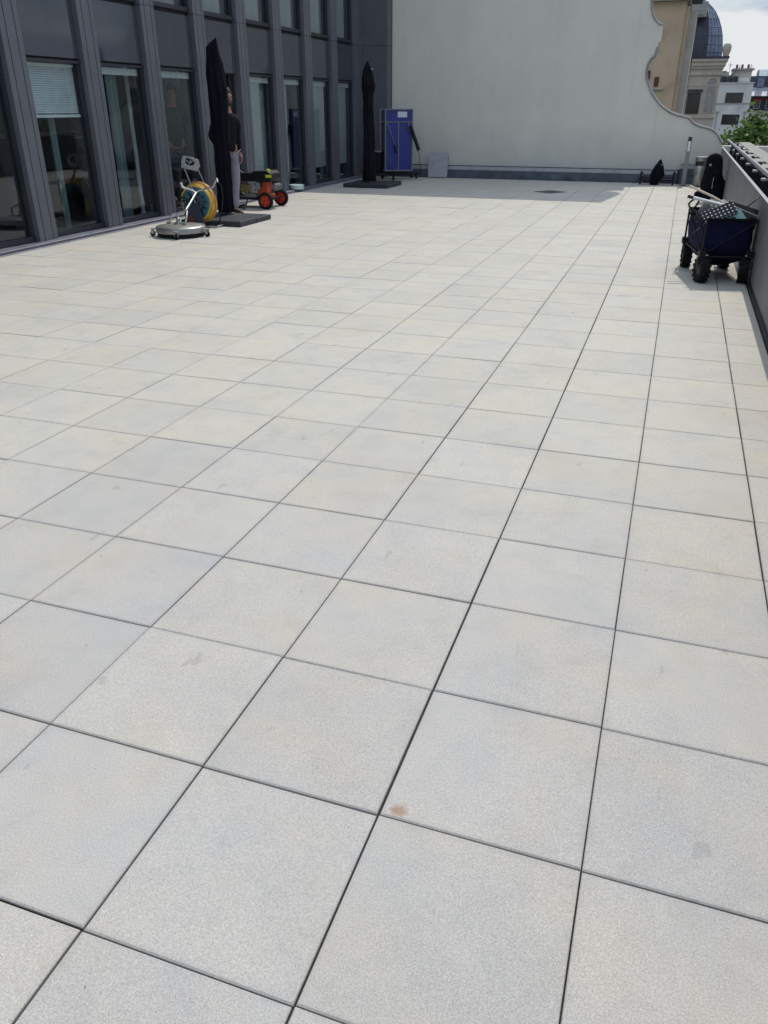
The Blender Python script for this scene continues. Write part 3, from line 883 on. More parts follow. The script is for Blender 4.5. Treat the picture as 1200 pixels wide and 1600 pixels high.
# ================================================================== PARAPET + GUARDRAIL
par = thing('stone_parapet', 'pale stone parapet with notched flat coping running along the right edge of the terrace', 'parapet', (1.5, 0, 0))
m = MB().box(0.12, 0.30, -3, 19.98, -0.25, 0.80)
m.build('parapet_wall', 'post_and_shade', par)  # stone wall coloured near-black to paint the shade behind panels and in notches
m = MB()
yy = -2.6
k = 0
while yy < 19.9:
    y1 = min(yy + 1.36, 19.97)
    j = 0.004
    m.box(0.125, 0.36, yy + j, y1 - j, 0.80, 0.88)
    m.box(0.0, 0.122, yy + 0.27, y1 - 0.27, 0.79, 0.877)
    yy += 1.36
m.build('coping', 'coping', par, bevel=0.006, noise_amp=0.006, noise_scale=3)
m = MB().box(0.30, 0.75, -3, 20, GZ, -0.3).box(0.302, 0.33, -3, 19.9, -0.3, 0.79)
m.build('outer_face', 'limestone', par)

rail = thing('guardrail', 'grey steel guardrail with round handrail and perforated panels in front of the stone parapet', 'railing', (1.3, 0, 0))
n = 0
yy = -2.9
pan = None
while yy < 19.6:
    y1 = min(yy + 1.50, 19.7)
    o = MB().box(0.0, 0.014, 0.004, y1 - yy - 0.004, 0.045, 0.775).build('infill_panel', 'panel', rail)
    o.location = (0, yy, 0)
    yy += 1.50
m = MB().box(-0.014, 0.024, -2.9, 19.7, 0.777, 0.792)
m.build('panel_cap', 'galv', rail, bevel=0.002)
m = MB().box(-0.022, 0.012, -2.9, 19.7, 0.004, 0.018).box(0.0, 0.012, -2.9, 19.7, 0.019, 0.043)
m.build('bottom_rail', 'post_and_shade', rail)
m = MB().tube([(0.085, -3.0, 0.93), (0.085, 19.75, 0.93)], 0.024, 12)
m.build('handrail', 'galv', rail)
pm = MB()
pm.prism([(0.03, -0.018), (0.03, 0.06), (0.16, 0.93), (0.20, 0.93), (0.20, -0.018)][::-1], 'y', -0.012, 0.012)
pm.box(0.07, 0.10, -0.01, 0.01, 0.86, 0.93)
post0 = pm.build('post', 'post_and_shade', rail)
bm_ = MB().box(0.10, 0.17, -0.06, 0.06, 0.80, 0.83)
b0 = bm_.build('bracket', 'bracket', post0, bevel=0.006)
py = 19.0
first = True
while py > -3:
    if first:
        o = post0
        first = False
    else:
        o = copy_tree(post0, rail)
    o.location = (0, py, 0)
    py -= 1.48

# ================================================================== PARASOLS
def slab_base(parent, xs, ys, h=0.075):
    for xa, xb in zip(xs[:-1], xs[1:]):
        for ya, yb in zip(ys[:-1], ys[1:]):
            MB().box(xa + 0.006, xb - 0.006, ya + 0.006, yb - 0.006, 0.004, h + rnd.uniform(-0.003, 0.003)).build('base_slab', 'slab', parent, bevel=0.018, seg=3)
u1 = thing('closed_parasol', 'closed parasol in a broad black cover with slanted top, the man half hidden behind it', 'parasol', (-6.16, 10.85, 0), group='closed black parasols by the office windows')
prof = [(0.10, -0.010, 0.131), (0.26, -0.021, 0.122), (0.63, -0.002, 0.118), (0.97, 0.003, 0.119), (1.29, 0.003, 0.136), (1.62, 0.005, 0.145), (1.80, 0.004, 0.145),
        (2.01, -0.005, 0.132), (2.15, -0.008, 0.119), (2.25, -0.028, 0.097), (2.34, -0.026, 0.083), (2.41, 0.013, 0.042), (2.46, 0.047, 0.008)]
def ringify(prof, depth):
    out = []
    for (a, b) in zip(prof[:-1], prof[1:]):
        for t in range(3):
            f = t / 3
            z, c, r = [a[q] + (b[q] - a[q]) * f for q in range(3)]
            out.append((z, c, 0.0, r, r * depth))
    z, c, r = prof[-1]
    out.append((z, c, 0, r, r * depth))
    return out
MB().rings(ringify(prof, 0.85), n=60, fold=0.075, folds=8, seed=1.0).build('cover', 'fabric', u1, noise_amp=0.014, noise_scale=5.5)
MB().lathe([(0.004, 0), (0.016, 0.004), (0.018, 0.02), (0.004, 0.03)], (0.13, -0.02, 2.13), 'x', 10).build('crank_knob', 'blackp', u1)
MB().tube([(0.005, 0, 0.06), (0.005, 0, 0.16)], 0.045, 14).build('pole', 'galv', u1)
slab_base(u1, (-0.36, 0.15, 0.66), (-0.80, -0.29, 0.22))

u2 = thing('closed_parasol', 'slimmer closed black parasol with a creased pointed cover beside the folded blue table', 'parasol', (-6.02, 17.0, 0), group='closed black parasols by the office windows')
prof = [(0.11, 0.01, 0.155), (0.28, 0.004, 0.136), (0.73, 0.008, 0.119), (1.17, 0.004, 0.111), (1.54, -0.007, 0.110), (1.82, -0.004, 0.118), (1.95, -0.002, 0.140), (2.14, -0.008, 0.118), (2.32, -0.007, 0.071), (2.42, -0.02, 0.014)]
MB().rings(ringify(prof, 0.9), n=60, fold=0.085, folds=8, seed=4.0).build('cover', 'fabric2', u2, noise_amp=0.028, noise_scale=5)
MB().lathe([(0.004, 0), (0.02, 0.004), (0.02, 0.03), (0.004, 0.04)], (0.08, -0.03, 2.28), 'x', 10).build('crank_knob', 'alu', u2)
MB().tube([(0, 0, 0.06), (0, 0, 0.16)], 0.05, 14).build('pole', 'galv', u2)
slab_base(u2, (-0.46, 0.06, 0.58), (-0.44, 0.08, 0.60), 0.085)

# ================================================================== PEOPLE
def finger(base, d, length, r, curl):
    pts = [Vector(base)]
    d = Vector(d).normalized()
    for k, seg in enumerate((0.45, 0.32, 0.23)):
        pts.append(pts[-1] + d * length * seg)
        d = (d + Vector(curl) * (0.35 + 0.2 * k)).normalized()
    return pts
def make_person(name, label, loc, rz, arm_l, arm_r, shirt, trouser, look=(0, 0), beard=True, hairy=True, sc=1.0, spread=0.095, group=None, lean=0.0):
    t = thing(name, label, 'person', loc, rz, group)
    t.scale = (sc, sc, sc)
    t.rotation_euler = (0, R(lean), rz)
    # body: one continuous skinned surface, local -y is forward
    V = [((0, 0, 0.96), 0.125, 0.095), ((0, -0.005, 1.10), 0.120, 0.090), ((0, 0.0, 1.26), 0.140, 0.098), ((0, 0.01, 1.40), 0.125, 0.085), ((0, 0.005, 1.49), 0.062, 0.060),
         ((0, -0.005, 1.555), 0.052, 0.054), ((0, -0.012, 1.615), 0.062, 0.072), ((0, -0.012, 1.68), 0.074, 0.090), ((0, -0.004, 1.745), 0.066, 0.080)]
    Ed = [(0, 1), (1, 2), (2, 3), (3, 4), (4, 5), (5, 6), (6, 7), (7, 8)]
    def chain(start, pts):
        prev = start
        for p in pts:
            V.append(p)
            Ed.append((prev, len(V) - 1))
            prev = len(V) - 1
        return prev
    for sgn, arm in ((1, arm_l), (-1, arm_r)):
        sh, el, wr = [Vector((sgn * a[0], a[1], a[2])) for a in arm]
        chain(3, [(tuple(sh), 0.050, 0.050), (tuple((sh + el) / 2), 0.045, 0.045), (tuple(el), 0.036, 0.036), (tuple((el + wr) / 2), 0.034, 0.034), (tuple(wr), 0.023, 0.027)])
    legs = {}
    for sgn in (1, -1):
        legs[sgn] = [(sgn * 0.085, 0, 0.88), (sgn * spread, -0.01, 0.68), (sgn * (spread + 0.005), -0.015, 0.49), (sgn * (spread + 0.005), 0.01, 0.32), (sgn * (spread + 0.005), 0.02, 0.10), (sgn * (spread + 0.01), -0.03, 0.05), (sgn * (spread + 0.02), -0.13, 0.035)]
        rr = [0.085, 0.075, 0.055, 0.054, 0.036, 0.036, 0.028]
        chain(0, [(p, r, r) for p, r in zip(legs[sgn], rr)])
    b = skin(V, Ed, 2)
    # hands: palm and five fingers, nose, ears, brow joined to the same mesh
    for sgn, arm in ((1, arm_l), (-1, arm_r)):
        el, wr = [Vector((sgn * a[0], a[1], a[2])) for a in arm[1:]]
        d = (wr - el).normalized()
        side = Vector((0, -1, 0)) - d * d.dot(Vector((0, -1, 0)))
        side.normalize()
        inw = d.cross(side).normalized()
        if inw.x * sgn > 0:
            inw = -inw
        k = wr + d * 0.085
        hv = [(tuple(wr - d * 0.015), 0.024, 0.024), (tuple(wr + d * 0.04), 0.028, 0.034), (tuple(k), 0.022, 0.036)]
        hb = skin(hv, [(0, 1), (1, 2)], 1)
        b.add(hb.v, hb.f, True)
        for q in range(4):
            o_ = (q - 1.5) * 0.019
            ln = (0.066, 0.078, 0.074, 0.058)[q]
            pts = finger(k + side * -o_ - d * 0.015, d, ln + 0.015, 0.0085, inw)
            fb = skin([(tuple(p), r_, r_) for p, r_ in zip(pts, (0.0095, 0.0088, 0.0078, 0.0065))], [(0, 1), (1, 2), (2, 3)], 1)
            b.add(fb.v, fb.f, True)
        pts = finger(wr + d * 0.03 + side * 0.022, d * 0.7 + side * 0.7, 0.065, 0.01, inw * 0.6 + d * 0.4)
        fb = skin([(tuple(p), r_, r_) for p, r_ in zip(pts, (0.012, 0.0105, 0.0095, 0.0075))], [(0, 1), (1, 2), (2, 3)], 1)
        b.add(fb.v, fb.f, True)
    nb = skin([((0, -0.092, 1.695), 0.007, 0.007), ((0, -0.106, 1.67), 0.010, 0.010), ((0, -0.113, 1.652), 0.013, 0.011), ((0, -0.09, 1.64), 0.009, 0.009)], [(0, 1), (1, 2), (2, 3)], 1)
    b.add(nb.v, nb.f, True)
    lp = skin([((-0.022, -0.088, 1.617), 0.006, 0.006), ((0, -0.096, 1.619), 0.008, 0.007), ((0.022, -0.088, 1.617), 0.006, 0.006)], [(0, 1), (1, 2)], 1)
    b.add(lp.v, lp.f, True)
    for sgn in (1, -1):
        b.lathe([(0.004, -0.012), (0.02, -0.010), (0.03, 0.0), (0.028, 0.006), (0.012, 0.004)], (sgn * 0.076, 0.005, 1.665), 'x', 12)
        br = skin([((sgn * 0.014, -0.094, 1.703), 0.006, 0.006), ((sgn * 0.045, -0.083, 1.705), 0.006, 0.006)], [(0, 1)], 1)
        b.add(br.v, br.f, True)
    body = b.build('body', 'skin', t)
    for sgn in (1, -1):
        MB().lathe([(0.001, -0.010), (0.010, -0.004), (0.011, 0.004), (0.001, 0.012)], (sgn * 0.03, -0.082, 1.683), 'y', 10).build('eye', 'eye', t)
    # hair cap
    hb = MB()
    rings = []
    for k in range(9):
        a = k / 8 * PI / 2
        rings.append((1.672 + 0.152 * math.sin(a), 0, 0.008 + 0.010 * math.cos(a), 0.084 * math.cos(a) + 0.001, 0.098 * math.cos(a) + 0.001))
    hb.rings(rings, 20, True)
    hb.rings([(1.60, 0, 0.048, 0.055, 0.045), (1.64, 0, 0.042, 0.078, 0.062), (1.69, 0, 0.036, 0.083, 0.070)], 18, True)
    if hairy:
        hb.build('hair', 'hair', t, noise_amp=0.006, noise_scale=40)
    if beard:
        bb = MB().rings([(1.555, 0, -0.050, 0.018, 0.020), (1.575, 0, -0.052, 0.050, 0.045), (1.605, 0, -0.040, 0.068, 0.056), (1.64, 0, -0.026, 0.0755, 0.055)], 20, True)
        bb.build('beard', 'hair', t, noise_amp=0.004, noise_scale=50)
    # shirt
    V, Ed = [((0, 0, 0.90), 0.150, 0.120), ((0, 0, 1.0), 0.146, 0.112), ((0, -0.005, 1.12), 0.142, 0.108), ((0, 0.0, 1.27), 0.158, 0.115), ((0, 0.01, 1.405), 0.142, 0.100), ((0, 0.008, 1.47), 0.085, 0.075), ((0, 0.003, 1.505), 0.064, 0.062)], [(i, i + 1) for i in range(6)]
    for sgn, arm in ((1, arm_l), (-1, arm_r)):
        sh, el, wr = [Vector((sgn * a[0], a[1], a[2])) for a in arm]
        prev = 4
        seq = [(sh, 0.066), ((sh + el) / 2, 0.060), (el, 0.050)]
        if shirt != 'tee':
            seq += [((el + wr) / 2, 0.046), (wr - (wr - el).normalized() * 0.015, 0.036)]
        for p, r in seq:
            V.append((tuple(p), r, r))
            Ed.append((prev, len(V) - 1))
            prev = len(V) - 1
    skin(V, Ed, 2).build('shirt', shirt, t, noise_amp=0.010, noise_scale=9)
    V, Ed = [((0, 0, 0.985), 0.130, 0.105)], []
    for sgn in (1, -1):
        prev = 0
        for p, r in zip(legs[sgn][:5], (0.100, 0.090, 0.074, 0.072, 0.064)):
            V.append((p if p[2] > 0.11 else (p[0], p[1], 0.075), r, r))
            Ed.append((prev, len(V) - 1))
            prev = len(V) - 1
    skin(V, Ed, 2).build('trousers', trouser, t, noise_amp=0.012, noise_scale=8)
    for sgn in (1, -1):
        x = sgn * (spread + 0.012)
        s_ = skin([((x, 0.055, 0.045), 0.040, 0.040), ((x, 0.0, 0.05), 0.045, 0.048), ((x + sgn * 0.008, -0.10, 0.038), 0.048, 0.036), ((x + sgn * 0.012, -0.175, 0.030), 0.040, 0.026)], [(0, 1), (1, 2), (2, 3)], 2)
        s_.box(x - 0.042, x + 0.050, -0.20, 0.085, 0.0, 0.014)
        s_.build('shoe', 'shoe', t)
    return t
make_person('person', 'bearded man in a black top and lilac grey trousers standing behind the nearer parasol', (-6.425, 11.42, 0.0), R(58),
            [(0.160, 0.01, 1.40), (0.185, 0.02, 1.13), (0.165, -0.07, 0.90)], [(0.165, 0.02, 1.40), (0.26, 0.08, 1.14), (0.185, -0.06, 0.95)], 'shirt', 'trouser', sc=1.02, lean=3.4)
make_person('person', 'short haired figure in a dark top standing indoors behind the third window', (-7.585, 11.86, 0.0), R(35),
            [(0.20, 0.01, 1.405), (0.26, 0.03, 1.12), (0.26, -0.04, 0.86)], [(0.20, 0.01, 1.405), (0.26, 0.03, 1.12), (0.26, -0.04, 0.86)], 'tee', 'trouser2', beard=False, sc=1.06)

# ================================================================== SURFACE CLEANER
sc_ = thing('surface_cleaner', 'round stainless surface cleaner on castors with a forked handle in front of the hose reel', 'surface cleaner', (-5.86, 9.02, 0))
MB().lathe([(0.001, 0.155), (0.06, 0.155), (0.20, 0.150), (0.315, 0.138), (0.330, 0.128), (0.334, 0.120), (0.334, 0.060), (0.328, 0.056), (0.318, 0.058), (0.318, 0.10), (0.001, 0.12)], n=56).build('housing', 'steel2', sc_)
MB().lathe([(0.318, 0.065), (0.322, 0.020), (0.316, 0.018), (0.312, 0.065)], n=48).build('brush_skirt', 'rubber', sc_)
MB().lathe([(0.001, 0.152), (0.055, 0.153), (0.055, 0.175), (0.03, 0.18), (0.028, 0.23), (0.016, 0.24), (0.014, 0.30), (0.001, 0.30)], (-0.03, 0, 0), n=16).build('swivel', 'alu', sc_)
MB().tube([(-0.03, 0, 0.29), (-0.03, 0.01, 0.38), (-0.035, 0.02, 0.46)], 0.008, 8).build('feed_lance', 'blackp', sc_)
for k, ang in enumerate((205, 292, 5, 100)):
    a = R(ang)
    cx_, cy_ = 0.375 * math.cos(a), 0.375 * math.sin(a)
    tf = Matrix.Translation((cx_, cy_, 0)) @ Matrix.Rotation(a, 4, 'Z')
    mb = MB()
    mb.box(-0.05, 0.03, -0.028, 0.028, 0.098, 0.106, tf)
    mb.box(-0.012, 0.026, -0.026, -0.021, 0.035, 0.098, tf)
    mb.box(-0.012, 0.026, 0.021, 0.026, 0.035, 0.098, tf)
    mb.box(-0.048, -0.042, -0.028, 0.028, 0.07, 0.13, tf)
    c_ = mb.build('castor', 'alu', sc_, bevel=0.002)
    wm = MB().lathe([(0.001, -0.014), (0.030, -0.016), (0.036, -0.010), (0.036, 0.010), (0.030, 0.016), (0.001, 0.014)], (0, 0, 0), 'y', 18)
    tf2 = tf @ Matrix.Translation((0.01, 0, 0.036))
    wm.v = [tf2 @ v for v in wm.v]
    wm.build('castor_wheel', 'rubber', c_)
hm = MB()
J = Vector((0.045, 0.10, 0.325))
S2 = Vector((0.0, 0.48, 0.515))
for sx in (-1, 1):
    x0 = -0.20 if sx < 0 else 0.10
    foot = Vector((x0 - 0.01, 0.06 if sx < 0 else -0.03, 0.15))
    hm.tube([foot, foot + Vector((0.02, 0.01, 0.08)), foot + Vector((0.055, 0.02, 0.125)) if sx < 0 else foot + Vector((0.02, 0.03, 0.12)), J + Vector((-0.05 * (1 if sx < 0 else -0.3), 0, -0.02)), J], 0.0145, 10)
hm.tube([J, J * 0.5 + S2 * 0.5 + Vector((0.008, -0.01, 0)), S2], 0.0155, 10)
hm.tube([S2, S2 + Vector((0.05, 0.01, 0.03)), Vector((0.22, 0.50, 0.575)), Vector((0.27, 0.50, 0.60)), Vector((0.315, 0.50, 0.68)), Vector((0.345, 0.48, 0.695)), Vector((0.365, 0.46, 0.665))], 0.0145, 10)
hm.tube([S2 + Vector((0, 0, -0.01)), S2 + Vector((-0.06, 0.0, 0.025)), Vector((-0.19, 0.46, 0.575))], 0.0125, 10)
for p in (Vector((-0.21, 0.06, 0.155)), Vector((0.09, -0.03, 0.155))):
    hm.box(p.x - 0.035, p.x + 0.035, p.y - 0.028, p.y + 0.028, 0.142, 0.168)
hd = hm.build('handle', 'steel', sc_)
MB().tube([(-0.155, 0.465, 0.563), (-0.20, 0.46, 0.58), (-0.215, 0.46, 0.64)], 0.017, 10).build('grip', 'poleW', hd)
MB().tube([(-0.02, 0.30, 0.45), (-0.05, 0.28, 0.47), (-0.12, 0.27, 0.46)], 0.010, 8).build('valve_lever', 'blackp', hd)

# ================================================================== HOSE REEL
hr = thing('hose_reel', 'wheeled hose reel wound with yellow hose around a teal drum beside the surface cleaner', 'hose reel', (-6.14, 10.0, 0))
zc = 0.325
fm = MB()
fm.lathe([(0.215, -0.085), (0.225, -0.078), (0.225, -0.070), (0.06, -0.060), (0.055, -0.090), (0.001, -0.095)], (0, 0, zc), 'y', 40)
for k in range(10):
    pass
dr = fm.build('drum_flange', 'teal', hr)
sl = MB()
for k in range(12):
    a = 2 * PI * k / 12 + 0.13
    for q in (-1, 1):
        a2 = a + q * 0.045
        p0 = Vector((0.085 * math.cos(a2), -0.082, zc + 0.085 * math.sin(a2)))
        p1 = Vector((0.185 * math.cos(a2), -0.086, zc + 0.185 * math.sin(a2)))
        sl.tube([p0, p1], 0.0055, 6)
sl.build('flange_slot', 'tdark', dr)
bk = MB().lathe([(0.05, 0.07), (0.225, 0.078), (0.232, 0.086), (0.225, 0.094), (0.001, 0.096)], (0, 0, zc), 'y', 40)
bk.lathe([(0.12, -0.07), (0.12, 0.07)], (0, 0, zc), 'y', 24)
bk.build('drum_core', 'teal', hr)
def coil(turns, name, mat, rr):
    mb = MB()
    for (y, r, ph) in turns:
        pts = []
        for k in range(48):
            a = 2 * PI * k / 48
            wv = 0.004 * math.sin(3 * a + ph) + 0.003 * math.sin(7 * a + ph * 2)
            pts.append(((r + wv) * math.cos(a), y + 0.006 * math.sin(2 * a + ph), zc + (r + wv) * math.sin(a) * 0.99))
        mb.tube(pts, rr, 8, closed=True)
    return mb.build(name, mat, hr)
coil([(-0.052, 0.222, 0.1), (-0.050, 0.243, 1.9), (-0.026, 0.252, 2.4), (-0.074, 0.236, 0.7), (-0.03, 0.225, 1.1), (0.002, 0.262, 5.0)], 'hose', 'hose', 0.0125)
coil([(0.028, 0.262, 2.0), (0.05, 0.252, 0.4), (0.018, 0.277, 3.0), (0.045, 0.270, 4.0), (0.066, 0.240, 1.0)], 'hose', 'hose2', 0.0125)
MB().lathe([(0.062, -0.135), (0.105, -0.12), (0.112, -0.10), (0.10, -0.088), (0.03, -0.088)], (0.03, 0, zc + 0.01), 'y', 28).build('hub_cover', 'navyp', hr)
MB().lathe([(0.001, -0.148), (0.014, -0.146), (0.018, -0.136)], (0.03, 0, zc + 0.01), 'y', 14).build('hub_bolt', 'alu', hr)
fr = MB()
fr.prism([(-0.055, 0.335), (0.06, 0.335), (0.155, 0.06), (0.16, 0.02), (0.06, 0.02), (0.02, 0.10), (-0.06, 0.165), (-0.13, 0.17), (-0.15, 0.14)], 'y', -0.165, -0.125)
fr.tube(arc((-0.055, -0.145, 0.10), 0.125, R(-20), R(150), 14), 0.016, 8)
fr.build('side_bracket', 'navyp', hr, bevel=0.008)
wh = MB().lathe([(0.075, -0.16), (0.105, -0.155), (0.110, -0.13), (0.105, -0.10), (0.075, -0.095)], (-0.06, 0, 0.11), 'y', 28)
wo_ = wh.build('wheel', 'rubber', hr)
MB().lathe([(0.001, -0.165), (0.03, -0.168), (0.074, -0.15), (0.076, -0.10), (0.001, -0.10)], (-0.06, 0, 0.11), 'y', 24).build('rim', 'brown', wo_)
w2 = MB().lathe([(0.075, 0.16), (0.105, 0.155), (0.110, 0.13), (0.105, 0.10), (0.075, 0.095)], (-0.06, 0, 0.11), 'y', 28).build('wheel', 'rubber', hr)
MB().lathe([(0.001, 0.165), (0.074, 0.15), (0.076, 0.10), (0.001, 0.10)], (-0.06, 0, 0.11), 'y', 24).build('rim', 'brown', w2)
cf = MB()
cf.tube([(-0.10, -0.14, 0.03), (0.12, -0.16, 0.018), (0.27, -0.165, 0.014), (0.335, -0.145, 0.016), (0.345, -0.06, 0.02), (0.34, 0.10, 0.02), (0.27, 0.13, 0.02), (-0.05, 0.13, 0.03)], 0.011, 8)
cf.build('ground_frame', 'galv', hr)
up = MB()
up.tube([(0.0, -0.14, 0.50), (-0.06, -0.10, 0.63), (-0.135, -0.06, 0.76), (-0.165, -0.05, 0.86)], 0.0105, 8)
up.tube([(0.085, 0.10, 0.50), (0.06, 0.09, 0.60), (0.022, 0.06, 0.73), (0.01, 0.04, 0.80)], 0.0105, 8)
up.tube([(0.0, -0.14, 0.50), (0.02, -0.14, zc)], 0.0105, 8)
up.tube([(0.085, 0.10, 0.50), (0.05, 0.12, zc)], 0.0105, 8)
up.build('upright', 'galv', hr)
# handle plate: ring of plate with a ragged cut-out
u_ = [(-0.13, -0.085), (0.11, -0.070), (0.135, 0.01), (0.10, 0.085), (-0.02, 0.095), (-0.12, 0.085), (-0.14, 0.03)]
v_ = [(-0.085, -0.010), (-0.045, -0.028), (0.0, -0.022), (0.045, 0.0), (0.055, 0.035), (0.02, 0.065), (-0.08, 0.062)]
pl = MB()
tfp = Matrix.Translation((-0.055, -0.02, 0.845)) @ Matrix.Rotation(R(16), 4, 'Y') @ Matrix.Rotation(R(14), 4, 'Z')
vs = [(x, -0.008, z) for x, z in u_] + [(x, -0.008, z) for x, z in v_] + [(x, 0.008, z) for x, z in u_] + [(x, 0.008, z) for x, z in v_]
fs = []
for k in range(7):
    l = (k + 1) % 7
    fs += [(k, l, 7 + l, 7 + k), (14 + k, 21 + k, 21 + l, 14 + l), (k, 14 + k, 14 + l, l), (7 + k, 7 + l, 21 + l, 21 + k)]
pl.add(vs, fs, False, tfp)
pl.tube([tfp @ Vector((-0.07, 0.0, 0.03)), tfp @ Vector((-0.02, -0.01, 0.01)), tfp @ Vector((0.03, 0.0, 0.05))], 0.007, 6)
pl.tube([tfp @ Vector((-0.03, 0.0, -0.02)), tfp @ Vector((-0.01, -0.01, 0.02)), tfp @ Vector((-0.01, 0.0, 0.06))], 0.006, 6)
pl.build('handle_plate', 'alu', hr, bevel=0.002)
bh = MB()
bh.tube([(-0.02, -0.17, 0.40), (-0.14, -0.17, 0.42), (-0.24, -0.14, 0.36), (-0.32, -0.05, 0.36), (-0.30, 0.02, 0.46), (-0.22, 0.05, 0.56), (-0.12, 0.04, 0.60), (-0.05, 0.02, 0.57), (-0.03, 0.0, 0.48)], 0.010, 8)
bh.tube([(-0.30, -0.12, 0.34), (-0.20, -0.15, 0.35), (-0.08, -0.17, 0.36), (0.0, -0.17, zc)], 0.012, 8)
bh.tube([(0.33, 0.06, 0.60), (0.36, 0.07, 0.55), (0.37, 0.07, 0.42), (0.35, 0.05, 0.25), (0.30, 0.06, 0.10), (0.25, 0.06, 0.02)], 0.010, 8)
bh.build('supply_hose', 'blackp', hr)

# ================================================================== PRESSURE WASHER
pw = thing('pressure_washer', 'petrol pressure washer with orange engine cowl and red wheels behind the base slabs', 'pressure washer', (-6.42, 12.55, 0))
def spoke_wheel(parent, x, y, out):
    r = 0.132
    wm = MB().lathe([(0.092, -0.032), (0.120, -0.034), (0.132, -0.022), (0.134, 0.0), (0.132, 0.022), (0.120, 0.034), (0.092, 0.032), (0.088, 0.0), (0.092, -0.032)], (x, y, r + 0.002), 'y', 36)
    for k in range(30):
        a = 2 * PI * k / 30
        tf = Matrix.Translation((x, y, r + 0.002)) @ Matrix.Rotation(a, 4, 'Y')
        wm.box(0.1325, 0.1375, -0.026, 0.026, -0.006, 0.006, tf)
    t_ = wm.build('wheel', 'rubber', parent)
    rm = MB().lathe([(0.084, -0.028), (0.0915, -0.028), (0.0915, 0.028), (0.084, 0.028), (0.080, 0.0), (0.084, -0.028)], (x, y, r + 0.002), 'y', 32)
    rm.lathe([(0.001, -0.036), (0.026, -0.034), (0.030, 0.034), (0.001, 0.036)], (x, y, r + 0.002), 'y', 20)
    rm.lathe([(0.001, -0.004), (0.086, -0.006), (0.086, 0.004), (0.001, 0.004)], (x, y, r + 0.002), 'y', 24)
    for k in range(5):
        a = 2 * PI * k / 5 + 0.3
        tf = Matrix.Translation((x, y, r + 0.002)) @ Matrix.Rotation(a, 4, 'Y')
        rm.prism([(0.02, -0.022), (0.088, -0.019), (0.088, 0.019), (0.02, 0.022)], 'y', -0.032, 0.016, tf)
    rm.build('rim', 'redrim', t_, bevel=0.002)
spoke_wheel(pw, 0.24, -0.32, -1)
spoke_wheel(pw, 0.22, 0.33, 1)
fb = MB()
fb.tube([(0.24, -0.36, 0.134), (0.22, 0.36, 0.134)], 0.012, 8)
for y in (-0.22, 0.22):
    fb.tube([(0.28, y, 0.16), (0.10, y, 0.15), (-0.42, y, 0.15), (-0.50, y, 0.20), (-0.50, y, 0.45), (-0.55, y, 0.66), (-0.60, y, 0.80)], 0.014, 8)
    fb.tube([(-0.38, y, 0.15), (-0.42, y, 0.03)], 0.012, 8)
fb.tube([(-0.60, -0.22, 0.80), (-0.61, 0, 0.81), (-0.60, 0.22, 0.80)], 0.014, 8)
fb.tube([(-0.42, -0.22, 0.015), (-0.42, 0.22, 0.015)], 0.014, 8)
fb.tube([(-0.20, -0.24, 0.56), (-0.36, -0.24, 0.66), (-0.56, -0.22, 0.80)], 0.013, 8)
fb.box(-0.40, 0.28, -0.2, 0.2, 0.155, 0.165)
fb.build('frame', 'blackp', pw)
MB().prism([(0.05, 0.20), (0.115, 0.185), (0.19, 0.24), (0.215, 0.34), (0.22, 0.42), (0.19, 0.455), (0.135, 0.43), (0.10, 0.34), (-0.0, 0.27)], 'y', -0.17, 0.02).build('engine_cowl', 'orange', pw, bevel=0.022, seg=3)
MB().box(0.10, 0.20, -0.2, -0.172, 0.18, 0.24).box(0.12, 0.22, -0.14, 0.12, 0.17, 0.22).build('engine_foot', 'orange', pw, bevel=0.006)
MB().prism([(-0.30, 0.43), (0.28, 0.43), (0.32, 0.47), (0.32, 0.56), (0.24, 0.605), (-0.02, 0.60), (-0.05, 0.57), (-0.28, 0.565), (-0.32, 0.53)], 'y', -0.22, 0.16).build('fuel_tank', 'blackp', pw, bevel=0.02, seg=3)
MB().lathe([(0.001, 0.045), (0.030, 0.045), (0.034, 0.035), (0.034, 0.0)], (0.235, -0.15, 0.585), 'z', 16).build('fuel_cap', 'yellowcap', pw)
MB().box(0.215, 0.325, -0.226, -0.220, 0.50, 0.545).build('badge_plate', 'yellowcap', pw)
MB().box(0.0, 0.08, -0.20, 0.0, 0.30, 0.42).lathe([(0.001, -0.24), (0.05, -0.235), (0.055, -0.2), (0.055, -0.17)], (-0.04, 0, 0.34), 'y', 18).build('recoil_housing', 'alu', pw, bevel=0.008)
MB().lathe([(0.001, -0.13), (0.055, -0.12), (0.06, -0.05), (0.06, 0.06), (0.05, 0.1), (0.001, 0.105)], (0.33, 0, 0.345), 'y', 16).build('muffler', 'alu', pw)
cg = MB()
for k in range(5):
    cg.tube(arc((0.31, -0.12 + 0.055 * k, 0.335), 0.085, R(-80), R(95), 10), 0.005, 6)
cg.build('muffler_guard', 'blackp', pw)
pu = MB().box(-0.30, -0.15, -0.20, -0.06, 0.24, 0.38)
for k in range(3):
    pu.lathe([(0.001, -0.235), (0.018, -0.232), (0.020, -0.2)], (-0.27 + 0.045 * k, 0, 0.30), 'y', 12)
pu.build('pump', 'brass', pw, bevel=0.010)
MB().lathe([(0.001, 0.05), (0.024, 0.046), (0.024, 0.0), (0.012, -0.02)], (-0.30, -0.15, 0.41), 'z', 14).build('pressure_knob', 'redknob', pw)
MB().box(-0.22, -0.02, -0.18, 0.05, 0.166, 0.235).build('gearbox', 'alu', pw, bevel=0.012)
gp = MB()
tfp = Matrix.Translation((-0.53, -0.18, 0.70)) @ Matrix.Rotation(R(28), 4, 'Y')
gp.box(-0.10, 0.08, -0.04, 0.20, -0.008, 0.008, tfp)
gp.build('control_panel', 'steel', pw, bevel=0.004)
